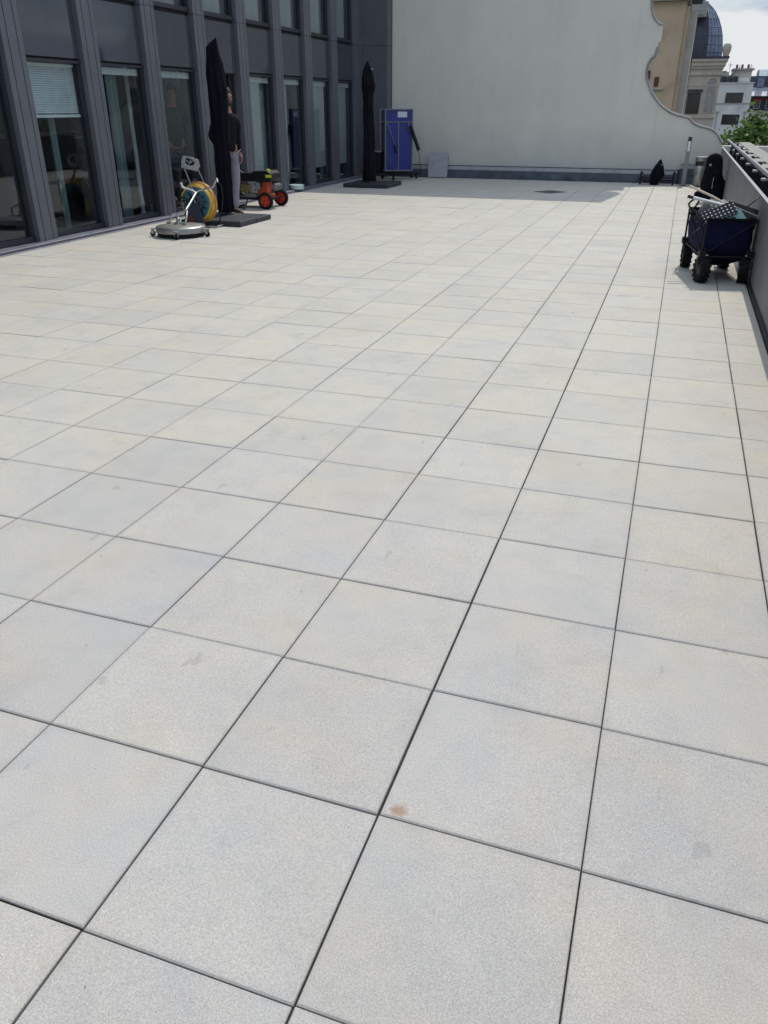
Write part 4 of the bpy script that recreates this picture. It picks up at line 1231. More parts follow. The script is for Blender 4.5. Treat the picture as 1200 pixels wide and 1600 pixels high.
MB().box(-0.60, -0.575, -0.26, -0.235, 0.76, 0.82).build('trigger', 'redknob', pw)
hz_ = MB()
for q, (r0, ph) in enumerate(((0.17, 0.0), (0.20, 1.0), (0.15, 2.0))):
    hz_.tube([(-0.44 + r0 * math.cos(2 * PI * k / 24) * 0.7, -0.27 + q * 0.022, 0.40 + r0 * math.sin(2 * PI * k / 24 + ph * 0.05) * 1.25) for k in range(24)], 0.010, 7, closed=True)
hz_.tube([(-0.30, -0.25, 0.28), (-0.38, -0.32, 0.12), (-0.30, -0.38, 0.03), (-0.12, -0.42, 0.014), (-0.05, -0.55, 0.014)], 0.010, 7)
hz_.build('pressure_hose', 'rubber', pw)

# ================================================================== SMALL THINGS BY THE FACADE
o = MB().lathe([(0.001, 0.0), (0.135, 0.0), (0.145, 0.008), (0.148, 0.075), (0.152, 0.078), (0.152, 0.088), (0.14, 0.092), (0.001, 0.094)], n=32).build('plastic_tub', 'mintbox')
o.location = (-7.02, 15.35, 0.047)
tag(o, 'small pale mint round tub on the window sill ledge', 'tub')

# folded table-tennis table
tt = thing('folded_table', 'folded upright blue games table on castors in the far corner under a white sticker', 'table', (-5.98, 19.0, 0), R(0))
def board(x, y, wd, rz, zb, zt, name, lab=None, side=1):
    tf = Matrix.Translation((x, y, 0)) @ Matrix.Rotation(rz, 4, 'Z')
    b_ = MB().box(0, wd, 0, 0.02, zb, zt, tf).build(name, 'ttblue', tt)
    f_ = MB()
    f_.box(-0.004, 0.026, -0.03, 0.035, zb - 0.03, zt + 0.02, tf)
    f_.box(wd - 0.026, wd + 0.004, -0.03, 0.035, zb - 0.03, zt + 0.02, tf)
    f_.box(0.027, wd - 0.027, -0.026, 0.034, zt - 0.008, zt + 0.018, tf)
    f_.box(0.027, wd - 0.027, -0.026, 0.034, zb - 0.028, zb + 0.0, tf)
    f_.box(0.027, wd - 0.027, -0.022, -0.002, zt - 0.265, zt - 0.245, tf)
    f_.box(wd * 0.47, wd * 0.47 + 0.022, -0.022, -0.002, zb, zt - 0.266, tf)
    f_.build('board_frame', 'ttframe', b_)
    return tf, b_
tfA, bA = board(-0.25, -0.30, 0.66, R(24), 0.23, 1.52, 'table_board')
MB().box(0.30, 0.52, -0.006, -0.001, 1.36, 1.48, tfA).build('sticker', 'paper', bA)
tfB, bB = board(-0.44, -0.12, 0.66, R(24), 0.23, 1.52, 'table_board')
bB.data.materials[0] = M['navyp']
lg = MB()
for (xa, dx) in ((0.05, 0.23), (0.53, 0.27)):
    lg.tube([tfA @ Vector((xa, -0.04, 1.25)), tfA @ Vector((xa + dx, -0.10, 0.62))], 0.012, 8)
for xa in (0.04, 0.56):
    lg.tube([tfA @ Vector((xa, -0.03, 1.25)), tfA @ Vector((xa, -0.04, 1.05))], 0.008, 6)
lg.tube([tfA @ Vector((0.02, -0.03, 0.60)), tfA @ Vector((0.22, -0.05, 0.24))], 0.006, 6)
lg.build('folding_leg', 'ttframe', tt)
pd = MB()
pd.tube([tfA @ Vector((0.22, -0.092, 0.76)), tfA @ Vector((0.275, -0.104, 0.60))], 0.028, 10)
pd.tube([tfA @ Vector((0.60, -0.06, 1.18)), tfA @ Vector((0.80, -0.10, 0.66))], 0.042, 10)
pd.build('foam_sleeve', 'blackp', tt)
MB().tube([tfA @ Vector((0.80, -0.10, 0.64)), tfA @ Vector((0.84, -0.10, 0.36)), tfA @ Vector((0.86, -0.1, 0.14))], 0.007, 6).build('cable', 'blackp', tt)
un = MB()
un.box(-0.55, 0.50, -0.12, -0.07, 0.10, 0.16, Matrix.Rotation(R(24), 4, 'Z'))
un.box(-0.55, 0.50, 0.24, 0.29, 0.10, 0.16, Matrix.Rotation(R(24), 4, 'Z'))
un.box(-0.10, -0.04, -0.069, 0.239, 0.10, 0.16, Matrix.Rotation(R(24), 4, 'Z'))
un.box(-0.60, -0.36, -0.28, -0.02, 0.18, 0.62)
un.build('undercarriage', 'blackp', tt, bevel=0.006)
MB().box(-0.61, -0.35, -0.286, -0.281, 0.615, 0.645).build('end_bracket', 'alu', tt)
for (x, y) in ((-0.02, -0.32), (0.33, 0.42), (-0.45, 0.1), (0.14, 0.62)):
    c_ = MB().lathe([(0.03, -0.020), (0.048, -0.022), (0.055, -0.014), (0.055, 0.014), (0.048, 0.022), (0.03, 0.02)], (x, y, 0.055), 'x', 20)
    c_.box(x - 0.028, x + 0.028, y - 0.02, y + 0.03, 0.10, 0.125)
    cc = c_.build('castor', 'rubber', tt)
    MB().lathe([(0.001, 0.026), (0.028, 0.024), (0.03, -0.02), (0.001, -0.024)], (x, y, 0.055), 'x', 16).build('rim', 'alu', cc)

# leaning board
bd = MB().box(-0.245, 0.245, -0.02, 0.02, 0, 0.56)
o = bd.build('leaning_slab', 'board', None, bevel=0.004)
o.location = (-5.22, 19.80, 0.014)
o.rotation_euler = (R(-8), 0, R(1))
tag(o, 'upright pale grey stained slab leaning on the cream wall', 'slab')

# drain plate
o = MB().box(-0.24, 0.24, -0.24, 0.24, 0.0, 0.006).build('drain_cover', 'drain', None, bevel=0.002)
o.location = (-2.0, 17.0, 0.001)
o.rotation_euler = (0, 0, R(-35))
tag(o, 'dark grey square cover lying flat on the shaded tiles', 'drain cover')

# bollard light
bl = thing('bollard_light', 'slim square metal bollard light with a white lens beside the steel ash bin', 'bollard light', (0.60, 19.42, 0))
MB().box(-0.045, 0.045, -0.045, 0.045, 0.0, 0.70).build('post', 'galv', bl, bevel=0.004)
MB().box(-0.045, -0.030, -0.045, 0.045, 0.705, 0.99).box(0.030, 0.045, -0.045, 0.045, 0.705, 0.99).box(-0.0295, 0.0295, 0.030, 0.045, 0.705, 0.99).box(-0.046, 0.046, -0.046, 0.046, 0.992, 1.0).build('head', 'galv', bl)
MB().box(-0.0285, 0.0285, -0.040, 0.028, 0.705, 0.91).build('lens', 'lampglass', bl, bevel=0.004)
MB().box(-0.0285, 0.0285, -0.030, 0.028, 0.912, 0.988).build('reflector', 'post_and_shade', bl)
MB().box(-0.075, 0.075, -0.075, 0.075, 0.0, 0.008).build('base_plate', 'post_and_shade', bl)

# ash bin
ab = thing('ash_bin', 'round brushed steel ash bin standing against the far wall', 'bin', (0.90, 19.35, 0))
MB().lathe([(0.001, 0.01), (0.118, 0.01), (0.122, 0.02), (0.122, 0.42), (0.118, 0.425), (0.001, 0.425)], n=36).build('body', 'steel2', ab)
MB().lathe([(0.112, 0.426), (0.112, 0.50)], n=36).build('opening_band', 'post_and_shade', ab)
hd = MB()
for (a0, a1) in ((-65, 215),):
    vs, fs = [], []
    N = 30
    for k in range(N + 1):
        a = R(a0 + (a1 - a0) * k / N)
        for rr, z in ((0.122, 0.43), (0.122, 0.52)):
            vs.append((rr * math.cos(a), rr * math.sin(a), z))
    for k in range(N):
        fs.append((2 * k, 2 * k + 2, 2 * k + 3, 2 * k + 1))
    hd.add(vs, fs, True)
hd.lathe([(0.122, 0.515), (0.123, 0.60), (0.118, 0.605), (0.001, 0.61)], n=36)
hd.build('hood', 'steel2', ab)
MB().lathe([(0.001, 0.0), (0.124, 0.0), (0.124, 0.012)], n=30).build('foot_ring', 'blackp', ab)

# hooded thing on a low stand
lw = thing('covered_stand', 'black pointed cover on a low black stand left of the bollard light', 'covered stand', (0.03, 19.45, 0))
cv = MB()
cv.rings([(0.0, -0.06, 0, 0.095, 0.10), (0.08, -0.055, 0, 0.10, 0.11), (0.14, -0.03, 0, 0.125, 0.12), (0.20, -0.01, 0, 0.145, 0.12), (0.30, -0.012, 0, 0.135, 0.11), (0.38, 0.0, 0, 0.10, 0.09), (0.45, 0.012, 0, 0.065, 0.06), (0.50, 0.018, 0, 0.038, 0.04), (0.53, 0.02, 0, 0.012, 0.014)], 26, fold=0.05, folds=5)
cv.build('cover', 'fabric', lw, noise_amp=0.02, noise_scale=8)
MB().lathe([(0.001, -0.012), (0.016, -0.008), (0.016, 0.002)], (0.05, -0.06, 0.42), 'y', 10).build('eyelet', 'alu', lw)
st = MB()
for z in (0.10, 0.155):
    st.tube([(-0.37, 0, z), (0.36, 0, z)], 0.014, 8)
st.box(-0.30, 0.30, -0.05, 0.05, 0.05, 0.075)
st.build('crossbar', 'blackp', lw)
for x in (-0.355, 0.35):
    l_ = MB().box(x - 0.018, x + 0.018, -0.06, -0.03, 0, 0.29).box(x - 0.03, x + 0.012, 0.03, 0.06, 0, 0.25).box(x - 0.01, x + 0.01, -0.028, 0.028, 0.10, 0.155)
    l_.tube([(x + 0.02, -0.05, 0.26), (x + 0.06, -0.05, 0.22)], 0.012, 8)
    l_.tube([(x - 0.02, 0.04, 0.14), (x - 0.12 * (1 if x < 0 else -1), 0.05, 0.02)], 0.010, 8)
    l_.build('leg', 'blackp', lw, bevel=0.003)

# black cover over stacked chairs
cc = thing('covered_chair', 'large navy black fabric cover draped over an upright seat leaning by the guardrail', 'covered chair', (1.10, 15.9, 0))
P_ = [(0.0, 0.21, 0.21), (0.12, 0.195, 0.235), (0.24, 0.165, 0.256), (0.30, 0.150, 0.252), (0.38, 0.120, 0.215), (0.46, 0.110, 0.185), (0.58, 0.110, 0.168), (0.68, 0.100, 0.155), (0.75, 0.095, 0.135), (0.79, 0.092, 0.095), (0.81, 0.090, 0.03)]
rg = []
for a, b in zip(P_[:-1], P_[1:]):
    for t in range(4):
        z, c, r = [a[q] + (b[q] - a[q]) * t / 4 for q in range(3)]
        rg.append((z + 0.02, c - 0.14, -0.02 + (0.10 if z > 0.3 else 0.10 * z / 0.3), r * 0.86, 0.17 if z < 0.28 else max(0.03, 0.17 - (z - 0.28) * 0.22)))
MB().rings(rg, 40, fold=0.03, folds=6, seed=2.0).build('cover', 'fabric', cc, noise_amp=0.028, noise_scale=6.0)
MB().lathe([(0.010, -0.008), (0.020, -0.006), (0.022, 0.004), (0.010, 0.008), (0.010, -0.008)], (-0.105, -0.072, 0.64), 'y', 14).build('eyelet', 'alu', cc)
MB().tube([(-0.015, -0.125, 0.44), (-0.018, -0.14, 0.34), (-0.016, -0.165, 0.25)], 0.0035, 6).build('drawstring', 'poleW', cc)
lp = MB()
lp.rings([(0.0, -0.19, 0.9, 0.12, 0.14), (0.09, -0.18, 0.9, 0.12, 0.13), (0.15, -0.15, 0.9, 0.09, 0.10), (0.19, -0.14, 0.9, 0.03, 0.04)], 18, fold=0.06, folds=4)
o = lp.build('cover_bundle', 'fabric', None, noise_amp=0.03, noise_scale=9)
o.location = (1.12, 15.9, 0)
tag(o, 'crumpled black fabric bundle on the tiles behind the large cover', 'bundle')
# flat spare thing: rod leaning from cart to railing is made with the cart's load

# ================================================================== FOLDING WAGON
CW = Matrix.Rotation(R(10), 4, 'Z')
wg = thing('folding_wagon', 'navy canvas folding wagon with chunky black wheels loaded with cleaning gear by the guardrail', 'wagon', (0.958, 8.40, 0), R(10))
LY, LX = 0.47, 0.232       # half length, half width
def chunky(parent, x, y, yaw, r=0.125, wd=0.095):
    tf = Matrix.Translation((x, y, r)) @ Matrix.Rotation(yaw, 4, 'Z')
    wm = MB().lathe([(0.05, -wd * 0.42), (0.09, -wd * 0.5), (r - 0.014, -wd * 0.46), (r - 0.007, -wd * 0.25), (r - 0.006, 0), (r - 0.007, wd * 0.25), (r - 0.014, wd * 0.46), (0.09, wd * 0.5), (0.05, wd * 0.42), (0.05, -wd * 0.42)], (0, 0, 0), 'x', 32)
    for k in range(14):
        a = 2 * PI * k / 14
        for sgn in (-1, 1):
            tl = Matrix.Rotation(a + (0.22 if sgn > 0 else 0), 4, 'X')
            wm.box(min(sgn * 0.002, sgn * wd * 0.52), max(sgn * 0.002, sgn * wd * 0.52), -0.012, 0.012, r - 0.012, r + 0.002, tl)
    wm.v = [tf @ v for v in wm.v]
    wob = wm.build('wheel', 'rubber', parent, bevel=0.002, seg=1)
    rm = MB().lathe([(0.001, -wd * 0.40), (0.049, -wd * 0.38), (0.049, wd * 0.38), (0.001, wd * 0.40)], (0, 0, 0), 'x', 20)
    rm.v = [tf @ v for v in rm.v]
    rm.build('rim', 'blackp', wob)
    fk = MB()
    for sgn in (-1, 1):
        fk.box(min(sgn * (wd / 2 + 0.006), sgn * (wd / 2 + 0.012)), max(sgn * (wd / 2 + 0.006), sgn * (wd / 2 + 0.012)), -0.014, 0.014, 0.0, 0.145, tf)
    fk.box(-wd / 2 - 0.012, wd / 2 + 0.012, -0.016, 0.016, 0.146, 0.152, tf)
    fk.lathe([(0.001, 0.02), (0.02, 0.02), (0.02, 0.07)], tuple(tf @ Vector((0, 0, 0.135))), 'z', 12)
    fk.build('fork', 'blackp', parent, bevel=0.002)
for (x, y, a) in ((-0.205, -LY + 0.02, 10), (0.205, -LY + 0.05, -14), (-0.20, LY - 0.05, -4), (0.20, LY - 0.05, 0)):
    chunky(wg, x, y, R(a))
MB().box(-0.235, -0.175, -LY - 0.022, -LY - 0.016, 0.262, 0.275).box(0.19, 0.245, -LY + 0.01, -LY + 0.016, 0.262, 0.273).build('fork_plate', 'bracket', wg)
# canvas tub: sagging fabric walls
tub = MB()
N = 44
def rim_pt(k):
    a = 2 * PI * k / N
    ca, sa = math.cos(a), math.sin(a)
    e = 0.22
    return (LX * math.copysign(abs(ca) ** e, ca), (LY - 0.03) * math.copysign(abs(sa) ** e, sa))
vs, fs = [], []
levels_ = [(0.585, 1.03), (0.54, 1.02), (0.47, 1.03), (0.40, 1.035), (0.33, 1.02), (0.27, 0.97), (0.215, 0.86), (0.175, 0.60)]
for li, (z, s_) in enumerate(levels_):
    for k in range(N):
        x, y = rim_pt(k)
        sag = 0.010 * math.sin(k * 1.7 + li) + 0.008 * math.sin(k * 0.9 - li * 1.3)
        vs.append((x * (s_ + sag), y * (s_ + sag * 0.5), z + (-0.02 * math.cos(4 * PI * k / N) if li == 0 else 0) + (0.012 * math.sin(k * 0.8) if li > 5 else 0)))
for li in range(len(levels_) - 1):
    for k in range(N):
        l = (k + 1) % N
        fs.append((li * N + k, li * N + l, (li + 1) * N + l, (li + 1) * N + k))
tub.add(vs, fs, True)
tub.add([vs[(len(levels_) - 1) * N + k] for k in range(N)], [tuple(range(N))])
tub.build('canvas_tub', 'navy', wg, noise_amp=0.020, noise_scale=11)
cfm = MB()
for sx in (-1, 1):
    x = sx * (LX + 0.004)
    for sy in (-1, 1):
        cfm.tube([(x, sy * LY, 0.26), (x, sy * (LY + 0.004), 0.61)], 0.011, 8)
    cfm.tube([(x, -LY, 0.28), (x, 0, 0.43), (x, LY, 0.58)], 0.007, 6)
    cfm.tube([(x, -LY, 0.58), (x - sx * 0.004, 0, 0.43), (x, LY, 0.28)], 0.007, 6)
    cfm.tube([(x, -LY, 0.26), (x, LY, 0.26)], 0.009, 6)
for sy in (-1, 1):
    y = sy * (LY + 0.012)
    cfm.tube([(-LX, y, 0.27), (LX, y, 0.59)], 0.004, 6)
    cfm.tube([(-LX - 0.01, y - sy * 0.06, 0.245), (LX + 0.01, y - sy * 0.06, 0.245)], 0.010, 6)
for sx in (-1, 1):
    for sy in (-1, 1):
        cfm.box(sx * LX - 0.03, sx * LX + 0.03, sy * LY - 0.03, sy * LY + 0.03, 0.245, 0.31)
cfm.build('frame', 'blackp', wg)
MB().tube([(-LX, -LY, 0.60), (-LX, LY, 0.605), (LX, LY, 0.605), (LX, -LY, 0.60)], 0.013, 8, closed=True).build('rim', 'fabric', wg)
MB().rings([(0.11, 0.0, 0.05, 0.10, 0.12), (0.15, 0.0, 0.05, 0.125, 0.16), (0.21, 0, 0.05, 0.13, 0.18)], 20).build('cup_pouch', 'navy', wg, noise_amp=0.01, noise_scale=9)
# draw handle standing up at the near left corner
hn = MB()
H0 = Vector((-0.19, 0.36, 0.42))
H1 = Vector((-0.225, 0.40, 0.60))
hn.tube([H0, H1], 0.016, 8)
loop = [H1 + Vector(p) for p in ((0, 0, 0), (-0.035, 0, 0.03), (-0.045, 0, 0.055), (-0.02, 0, 0.085), (0.03, 0, 0.12), (0.05, 0, 0.115), (0.055, 0, 0.08), (0.03, 0, 0.03))]
hn.tube(loop, 0.0105, 8, closed=True)
hn.build('draw_handle', 'blackp', wg)

# load: each a thing of its own, placed in world space
def W_(p):
    return Vector((0.958, 8.40, 0)) + CW @ Vector(p)
tp = MB()
tp.rings([(0.44, 0, 0, 0.13, 0.22), (0.54, 0, 0, 0.155, 0.26), (0.62, 0.005, 0.0, 0.15, 0.25), (0.68, 0.015, 0, 0.12, 0.20), (0.715, 0.02, 0, 0.07, 0.12), (0.725, 0.02, 0, 0.02, 0.03)], 40, fold=0.05, folds=9)
o = tp.build('tarpaulin', 'tarp', None, noise_amp=0.045, noise_scale=11)
o.location = W_((-0.06, 0.10, 0))
o.rotation_euler = (0, 0, R(10))
tag(o, 'grey crumpled tarpaulin bundle stuffed into the navy wagon', 'tarpaulin')
def plate(name, label, cat, mat, c, u, v, su, sv, th=0.012, bevel=0.003):
    u = Vector(u).normalized()
    v = Vector(v)
    v = (v - u * v.dot(u)).normalized()
    nrm = u.cross(v)
    o = MB().box(-su / 2, su / 2, -sv / 2, sv / 2, -th / 2, th / 2).build(name, mat, None, bevel=bevel)
    mt = Matrix((u, v, nrm)).transposed().to_4x4()
    o.matrix_world = Matrix.Translation(c) @ mt
    return tag(o, label, cat)
plate('perforated_mat', 'black rubber mat with rows of white holes slanting out of the navy wagon', 'mat', 'dots', Vector((0.910, 8.04, 0.650)), (0.27, 0.10, 0.115), (-0.05, 0.12, 0.125), 0.31, 0.15)
mp_ = MB()
mp_.prism([(-0.21, -0.08), (-0.02, -0.05), (0.03, -0.02), (0.06, -0.02), (0.09, -0.08), (0.20, -0.085), (0.10, 0.05), (0.05, 0.062), (0.01, 0.05), (-0.10, -0.02)], 'z', -0.01, 0.01)
o = mp_.build('plastic_guard', 'mint', None, bevel=0.004)
u = Vector((1, 0.0, 0.02)).normalized()
v = Vector((0, 0.45, 0.9)).normalized()
mt = Matrix((u, v, u.cross(v))).transposed().to_4x4()
o.matrix_world = Matrix.Translation(Vector((1.005, 8.07, 0.628))) @ mt
tag(o, 'mint green plastic guard sticking out of the front of the navy wagon', 'plastic guard')
plate('ribbed_tray', 'black ribbed tray lying tilted on the right side of the navy wagon', 'tray', 'ribbed', Vector((1.13, 8.22, 0.615)), (0.30, 0.03, -0.085), (0.03, 0.30, 0.20), 0.30, 0.26, 0.03)
plate('flat_squeegee', 'thin dark flat blade lying across the ribbed tray on the wagon', 'squeegee', 'ttframe', Vector((1.17, 8.12, 0.655)), (0.34, 0.02, -0.125), (0, 1, 0.1), 0.30, 0.02, 0.01)
po = thing('telescopic_pole', 'white metal pole with black ends lying across the top of the navy wagon', 'pole', (0.60, 8.28, 0.77))
d = Vector((0.61, 0.04, -0.135))
MB().tube([d * 0.07, d * 0.6], 0.0155, 10).build('shaft', 'poleW', po)
MB().tube([d * 0.58, d * 0.93], 0.020, 10).build('sleeve', 'poleW', po)
MB().tube([d * -0.01, d * 0.08], 0.016, 10).build('end_cap', 'blackp', po)
MB().tube([d * 0.87, d * 1.02], 0.019, 10).build('grip', 'blackp', po)
o = MB().tube([(0, 0, 0), (0.24, -0.02, -0.095), (0.47, -0.04, -0.21)], 0.011, 8).build('wooden_pole', 'poleC')
o.location = (0.60, 8.45, 0.855)
tag(o, 'thin cream wooden pole resting under the white pole on the wagon', 'pole')
o = MB().tube([(0, 0, 0), (0.14, 0.03, 0.135)], 0.006, 8).build('thin_rod', 'blackp')
o.location = (1.14, 8.36, 0.645)
tag(o, 'thin black rod pointing from the wagon up to the guardrail', 'rod')

# ================================================================== BACKGROUND BUILDINGS
def win(parent, x, y, z, wd, h, fr='post_and_shade', depth=0.12, bars=1, mat='darkwin'):
    f = MB()
    t_ = 0.07
    f.box(x - wd / 2, x + wd / 2, y - 0.04, y + depth, z, z + t_)
    f.box(x - wd / 2, x + wd / 2, y - 0.04, y + depth, z + h - t_, z + h)
    f.box(x - wd / 2, x - wd / 2 + t_, y - 0.04, y + depth, z + t_, z + h - t_)
    f.box(x + wd / 2 - t_, x + wd / 2, y - 0.04, y + depth, z + t_, z + h - t_)
    for b_ in range(bars):
        xb = x - wd / 2 + wd * (b_ + 1) / (bars + 1)
        f.box(xb - t_ / 3, xb + t_ / 3, y - 0.03, y + depth, z + t_, z + h - t_)
    o = f.build('window', fr, parent)
    MB().box(x - wd / 2 + 0.02, x + wd / 2 - 0.02, y + 0.0, y + 0.02, z + 0.02, z + h - 0.02).build('pane', mat, o)
    return o

bg1 = thing('ochre_building', 'ochre rendered building side with small brown shutters directly behind the cream wall', 'building', (0, 55, 0))
MB().box(-9.0, -0.52, 0, 8, GZ, 6.95).build('wall', 'beige', bg1)
MB().box(-0.515, 0.12, 0.9, 8, GZ, 6.55).build('side_pier', 'limestone', bg1)
MB().box(-0.515, -0.30, 0.25, 0.89, GZ, 6.7).build('corner_strip', 'beige', bg1)
MB().box(-9.2, -0.30, -0.35, 8.3, 6.96, 7.2).box(-9.2, -0.45, -0.2, 8.3, 7.21, 7.5).build('eaves', 'moulding', bg1)
MB().box(-9.0, 0.3, 0.2, 8.1, 7.51, 8.2).build('roof', 'slate', bg1)
for (x, z, wd, h) in ((-1.60, 2.66, 0.26, 0.50), (-2.15, 2.75, 0.30, 0.75)):
    MB().box(x - wd / 2, x + wd / 2, -0.05, -0.002, z, z + h).build('shutter', 'brown', bg1)
MB().box(-2.35, -1.15, -0.16, -0.003, 2.50, 2.60).build('sill', 'limestone', bg1)
MB().box(-2.35, -1.52, -0.012, -0.002, 0.9, 2.49).build('pale_patch', 'limestone', bg1)

tr = thing('domed_turret', 'pale stone corner turret with a dark slate dome beyond the ochre building', 'building', (0.35, 72, 0))
MB().box(-6, 2.05, 0, 9, GZ, 4.15).build('wall', 'limestone', tr)
cn = MB()
for (z0, z1, e) in ((3.72, 3.95, 0.10), (4.16, 4.34, 0.12), (4.345, 4.62, 0.22), (4.625, 4.82, 0.32), (0.80, 1.0, 0.10), (3.0, 3.08, 0.04)):
    cn.box(-6.1, 2.05 + e, -e, 9.1, z0, z1)
cn.build('cornice', 'limestone', tr, bevel=0.02)
MB().box(-6.1, 2.42, -0.36, 9.0, 4.825, 4.96).build('gutter', 'slate', tr)
dm = MB()
dp = [(2.0, 4.965), (1.98, 5.3), (1.92, 5.8), (1.80, 6.4), (1.60, 6.95), (1.32, 7.5), (0.98, 7.98), (0.62, 8.32), (0.32, 8.55), (0.12, 8.75), (0.001, 8.9)]
dm.lathe(dp, (0.0, 2.0, 0), 'z', 8, smooth=False, a0=R(-22.5))
dm.build('dome', 'slate', tr)
zf = MB()
# zinc-clad right facet with standing ribs
for i in range(len(dp) - 2):
    (r0, z0), (r1, z1) = dp[i], dp[i + 1]
    for a0, a1 in ((-67.5, -22.5),):
        P4 = [((r0 + 0.03) * math.cos(R(a0)), 2 + (r0 + 0.03) * math.sin(R(a0)), z0), ((r0 + 0.03) * math.cos(R(a1)), 2 + (r0 + 0.03) * math.sin(R(a1)), z0),
              ((r1 + 0.03) * math.cos(R(a1)), 2 + (r1 + 0.03) * math.sin(R(a1)), z1), ((r1 + 0.03) * math.cos(R(a0)), 2 + (r1 + 0.03) * math.sin(R(a0)), z1)]
        zf.add(P4, [(0, 1, 2, 3)])
z_ = zf.build('zinc_facet', 'zinc', tr)
rb = MB()
for t in (0.0, 0.25, 0.5, 0.75, 1.0):
    pts = []
    for r_, z in dp[:-2]:
        a0, a1 = R(-67.5), R(-22.5)
        p0 = Vector(((r_ + 0.05) * math.cos(a0), 2 + (r_ + 0.05) * math.sin(a0), z))
        p1 = Vector(((r_ + 0.05) * math.cos(a1), 2 + (r_ + 0.05) * math.sin(a1), z))
        pts.append(p0.lerp(p1, t))
    rb.tube(pts, 0.018, 5)
for i in (1, 2, 3, 4, 5):
    r_, z = dp[i]
    a0, a1 = R(-67.5), R(-22.5)
    rb.tube([((r_ + 0.05) * math.cos(a0), 2 + (r_ + 0.05) * math.sin(a0), z), ((r_ + 0.05) * math.cos(a1), 2 + (r_ + 0.05) * math.sin(a1), z)], 0.035, 5)
rb.build('seam', 'zinc', tr)
orn = MB()
for k in range(26):
    x = -0.75 + (k % 6) * 0.17 + (0.08 if (k // 6) % 2 else 0)
    z = 7.75 + (k // 6) * 0.2
    orn.lathe([(0.001, -0.06), (0.10, -0.02), (0.11, 0.02), (0.001, 0.03)], (x, -0.05 + (k // 6) * 0.08, z), 'y', 8)
orn.box(-0.95, 0.35, 0.0, 0.8, 7.55, 8.5)
orn.build('crest', 'moulding', tr)
win(tr, 0.36, -0.04, 1.12, 0.95, 1.45, bars=3)
MB().box(-0.15, 0.95, -0.10, -0.05, 2.62, 2.78).build('lintel', 'slate', tr)
nm = MB()
N = 12
pts = [(-0.36, 1.15), (-0.36, 3.2)] + [(-0.36 * math.cos(PI * k / N), 3.2 + 0.36 * math.sin(PI * k / N)) for k in range(1, N)] + [(0.36, 3.2), (0.36, 1.15)]
nm.tube([(1.52 + x, -0.03, z) for x, z in pts], 0.055, 6)
nm.build('niche_moulding', 'limestone', tr)
MB().prism([(1.52 + x * 0.85, z) for x, z in pts], 'y', -0.02, -0.004).build('niche', 'moulding', tr)
MB().tube([(-0.25, -0.42, 4.8), (-0.3, -0.14, 4.2), (-0.32, -0.12, 2.4)], 0.05, 6).build('downpipe', 'slate', tr)
vs_ = MB().lathe([(0.20, 0), (0.22, 0.1), (0.30, 0.35), (0.32, 0.6), (0.22, 0.8), (0.01, 0.85)], (2.15, 0.0, 4.97), 'z', 14)
vs_.build('urn', 'limestone', tr)
MB().lathe([(0.14, 0), (0.14, 1.3), (0.001, 1.35)], (-0.5, -0.28, 1.2), 'z', 10).build('side_lantern', 'zinc', tr)

wb = thing('white_building', 'flat roofed white building with wide dark windows between the turret and the trees', 'building', (0, 150, 0))
MB().box(3.6, 9.45, 0, 12, GZ, 4.85).build('wall', 'white', wb)
cs = MB()
cs.box(3.5, 9.55, -0.12, 0.0, 2.00, 2.14)
for x in (4.85, 8.95):
    cs.box(x - 0.06, x + 0.06, -0.10, -0.003, -14, 0.6)
    cs.box(x - 0.22, x + 0.22, -0.14, -0.004, 0.62, 0.95)
cs.build('trim', 'moulding', wb)
MB().box(3.5, 9.6, -0.15, 12, 4.86, 5.0).build('roof_edge', 'whitefr', wb)
for z, h in ((2.16, 1.42), (-0.93, 1.45), (-3.9, 1.5), (-7.0, 1.5)):
    win(wb, 6.96, 0.0 - 0.02, z, 2.56, h, bars=2)
    win(wb, 4.15, 0.0 - 0.02, z, 0.45, h, bars=0)
ph = MB()
ph.box(6.3, 9.0, 2.0, 8, 5.0, 6.75)
ph.box(3.9, 5.6, 1.5, 8, 5.0, 6.5)
ph.box(4.9, 6.6, 3.0, 8, 5.0, 6.1)
ph.build('penthouse', 'limestone', wb)
MB().box(6.1, 9.3, 1.6, 8.2, 6.76, 6.98).box(3.8, 5.3, 1.4, 8.2, 6.51, 6.66).build('penthouse_roof', 'moulding', wb)
MB().box(7.0, 8.75, 1.88, 1.99, 5.12, 5.72).build('white_panel', 'whitefr', wb)
clt = MB()
for k in range(14):
    x = 3.9 + rnd.random() * 3.2
    h = 0.3 + rnd.random() * 0.7
    clt.box(x, x + 0.2 + rnd.random() * 0.4, 0.3 + rnd.random(), 1.4, 5.001, 5.0 + h)
clt.tube([(5.2, 0.6, 5.1), (6.3, 0.7, 6.3)], 0.12, 6)
clt.tube([(6.0, 0.6, 5.1), (6.0, 0.6, 6.6)], 0.05, 6)
clt.build('roof_plant', 'slate', wb)
aer = MB()
for x, h in ((4.6, 1.6), (5.7, 2.0), (7.1, 1.3), (8.8, 1.5)):
    aer.tube([(x, 3.2, 5.9), (x, 3.2, 6.9 + h * 0.5)], 0.03, 5)
    for q in range(3):
        aer.tube([(x - 0.3 + 0.06 * q, 3.2, 6.6 + h * 0.5 - 0.16 * q), (x + 0.3 - 0.06 * q, 3.2, 6.6 + h * 0.5 - 0.16 * q)], 0.02, 4)
aer.build('aerial', 'slate', wb)
for x in (6.7, 7.5, 8.4):
    MB().lathe([(0.18, 0), (0.16, 0.5), (0.10, 0.6)], (x, 3.0, 6.98), 'z', 8).build('chimney_pot', 'brown', wb)

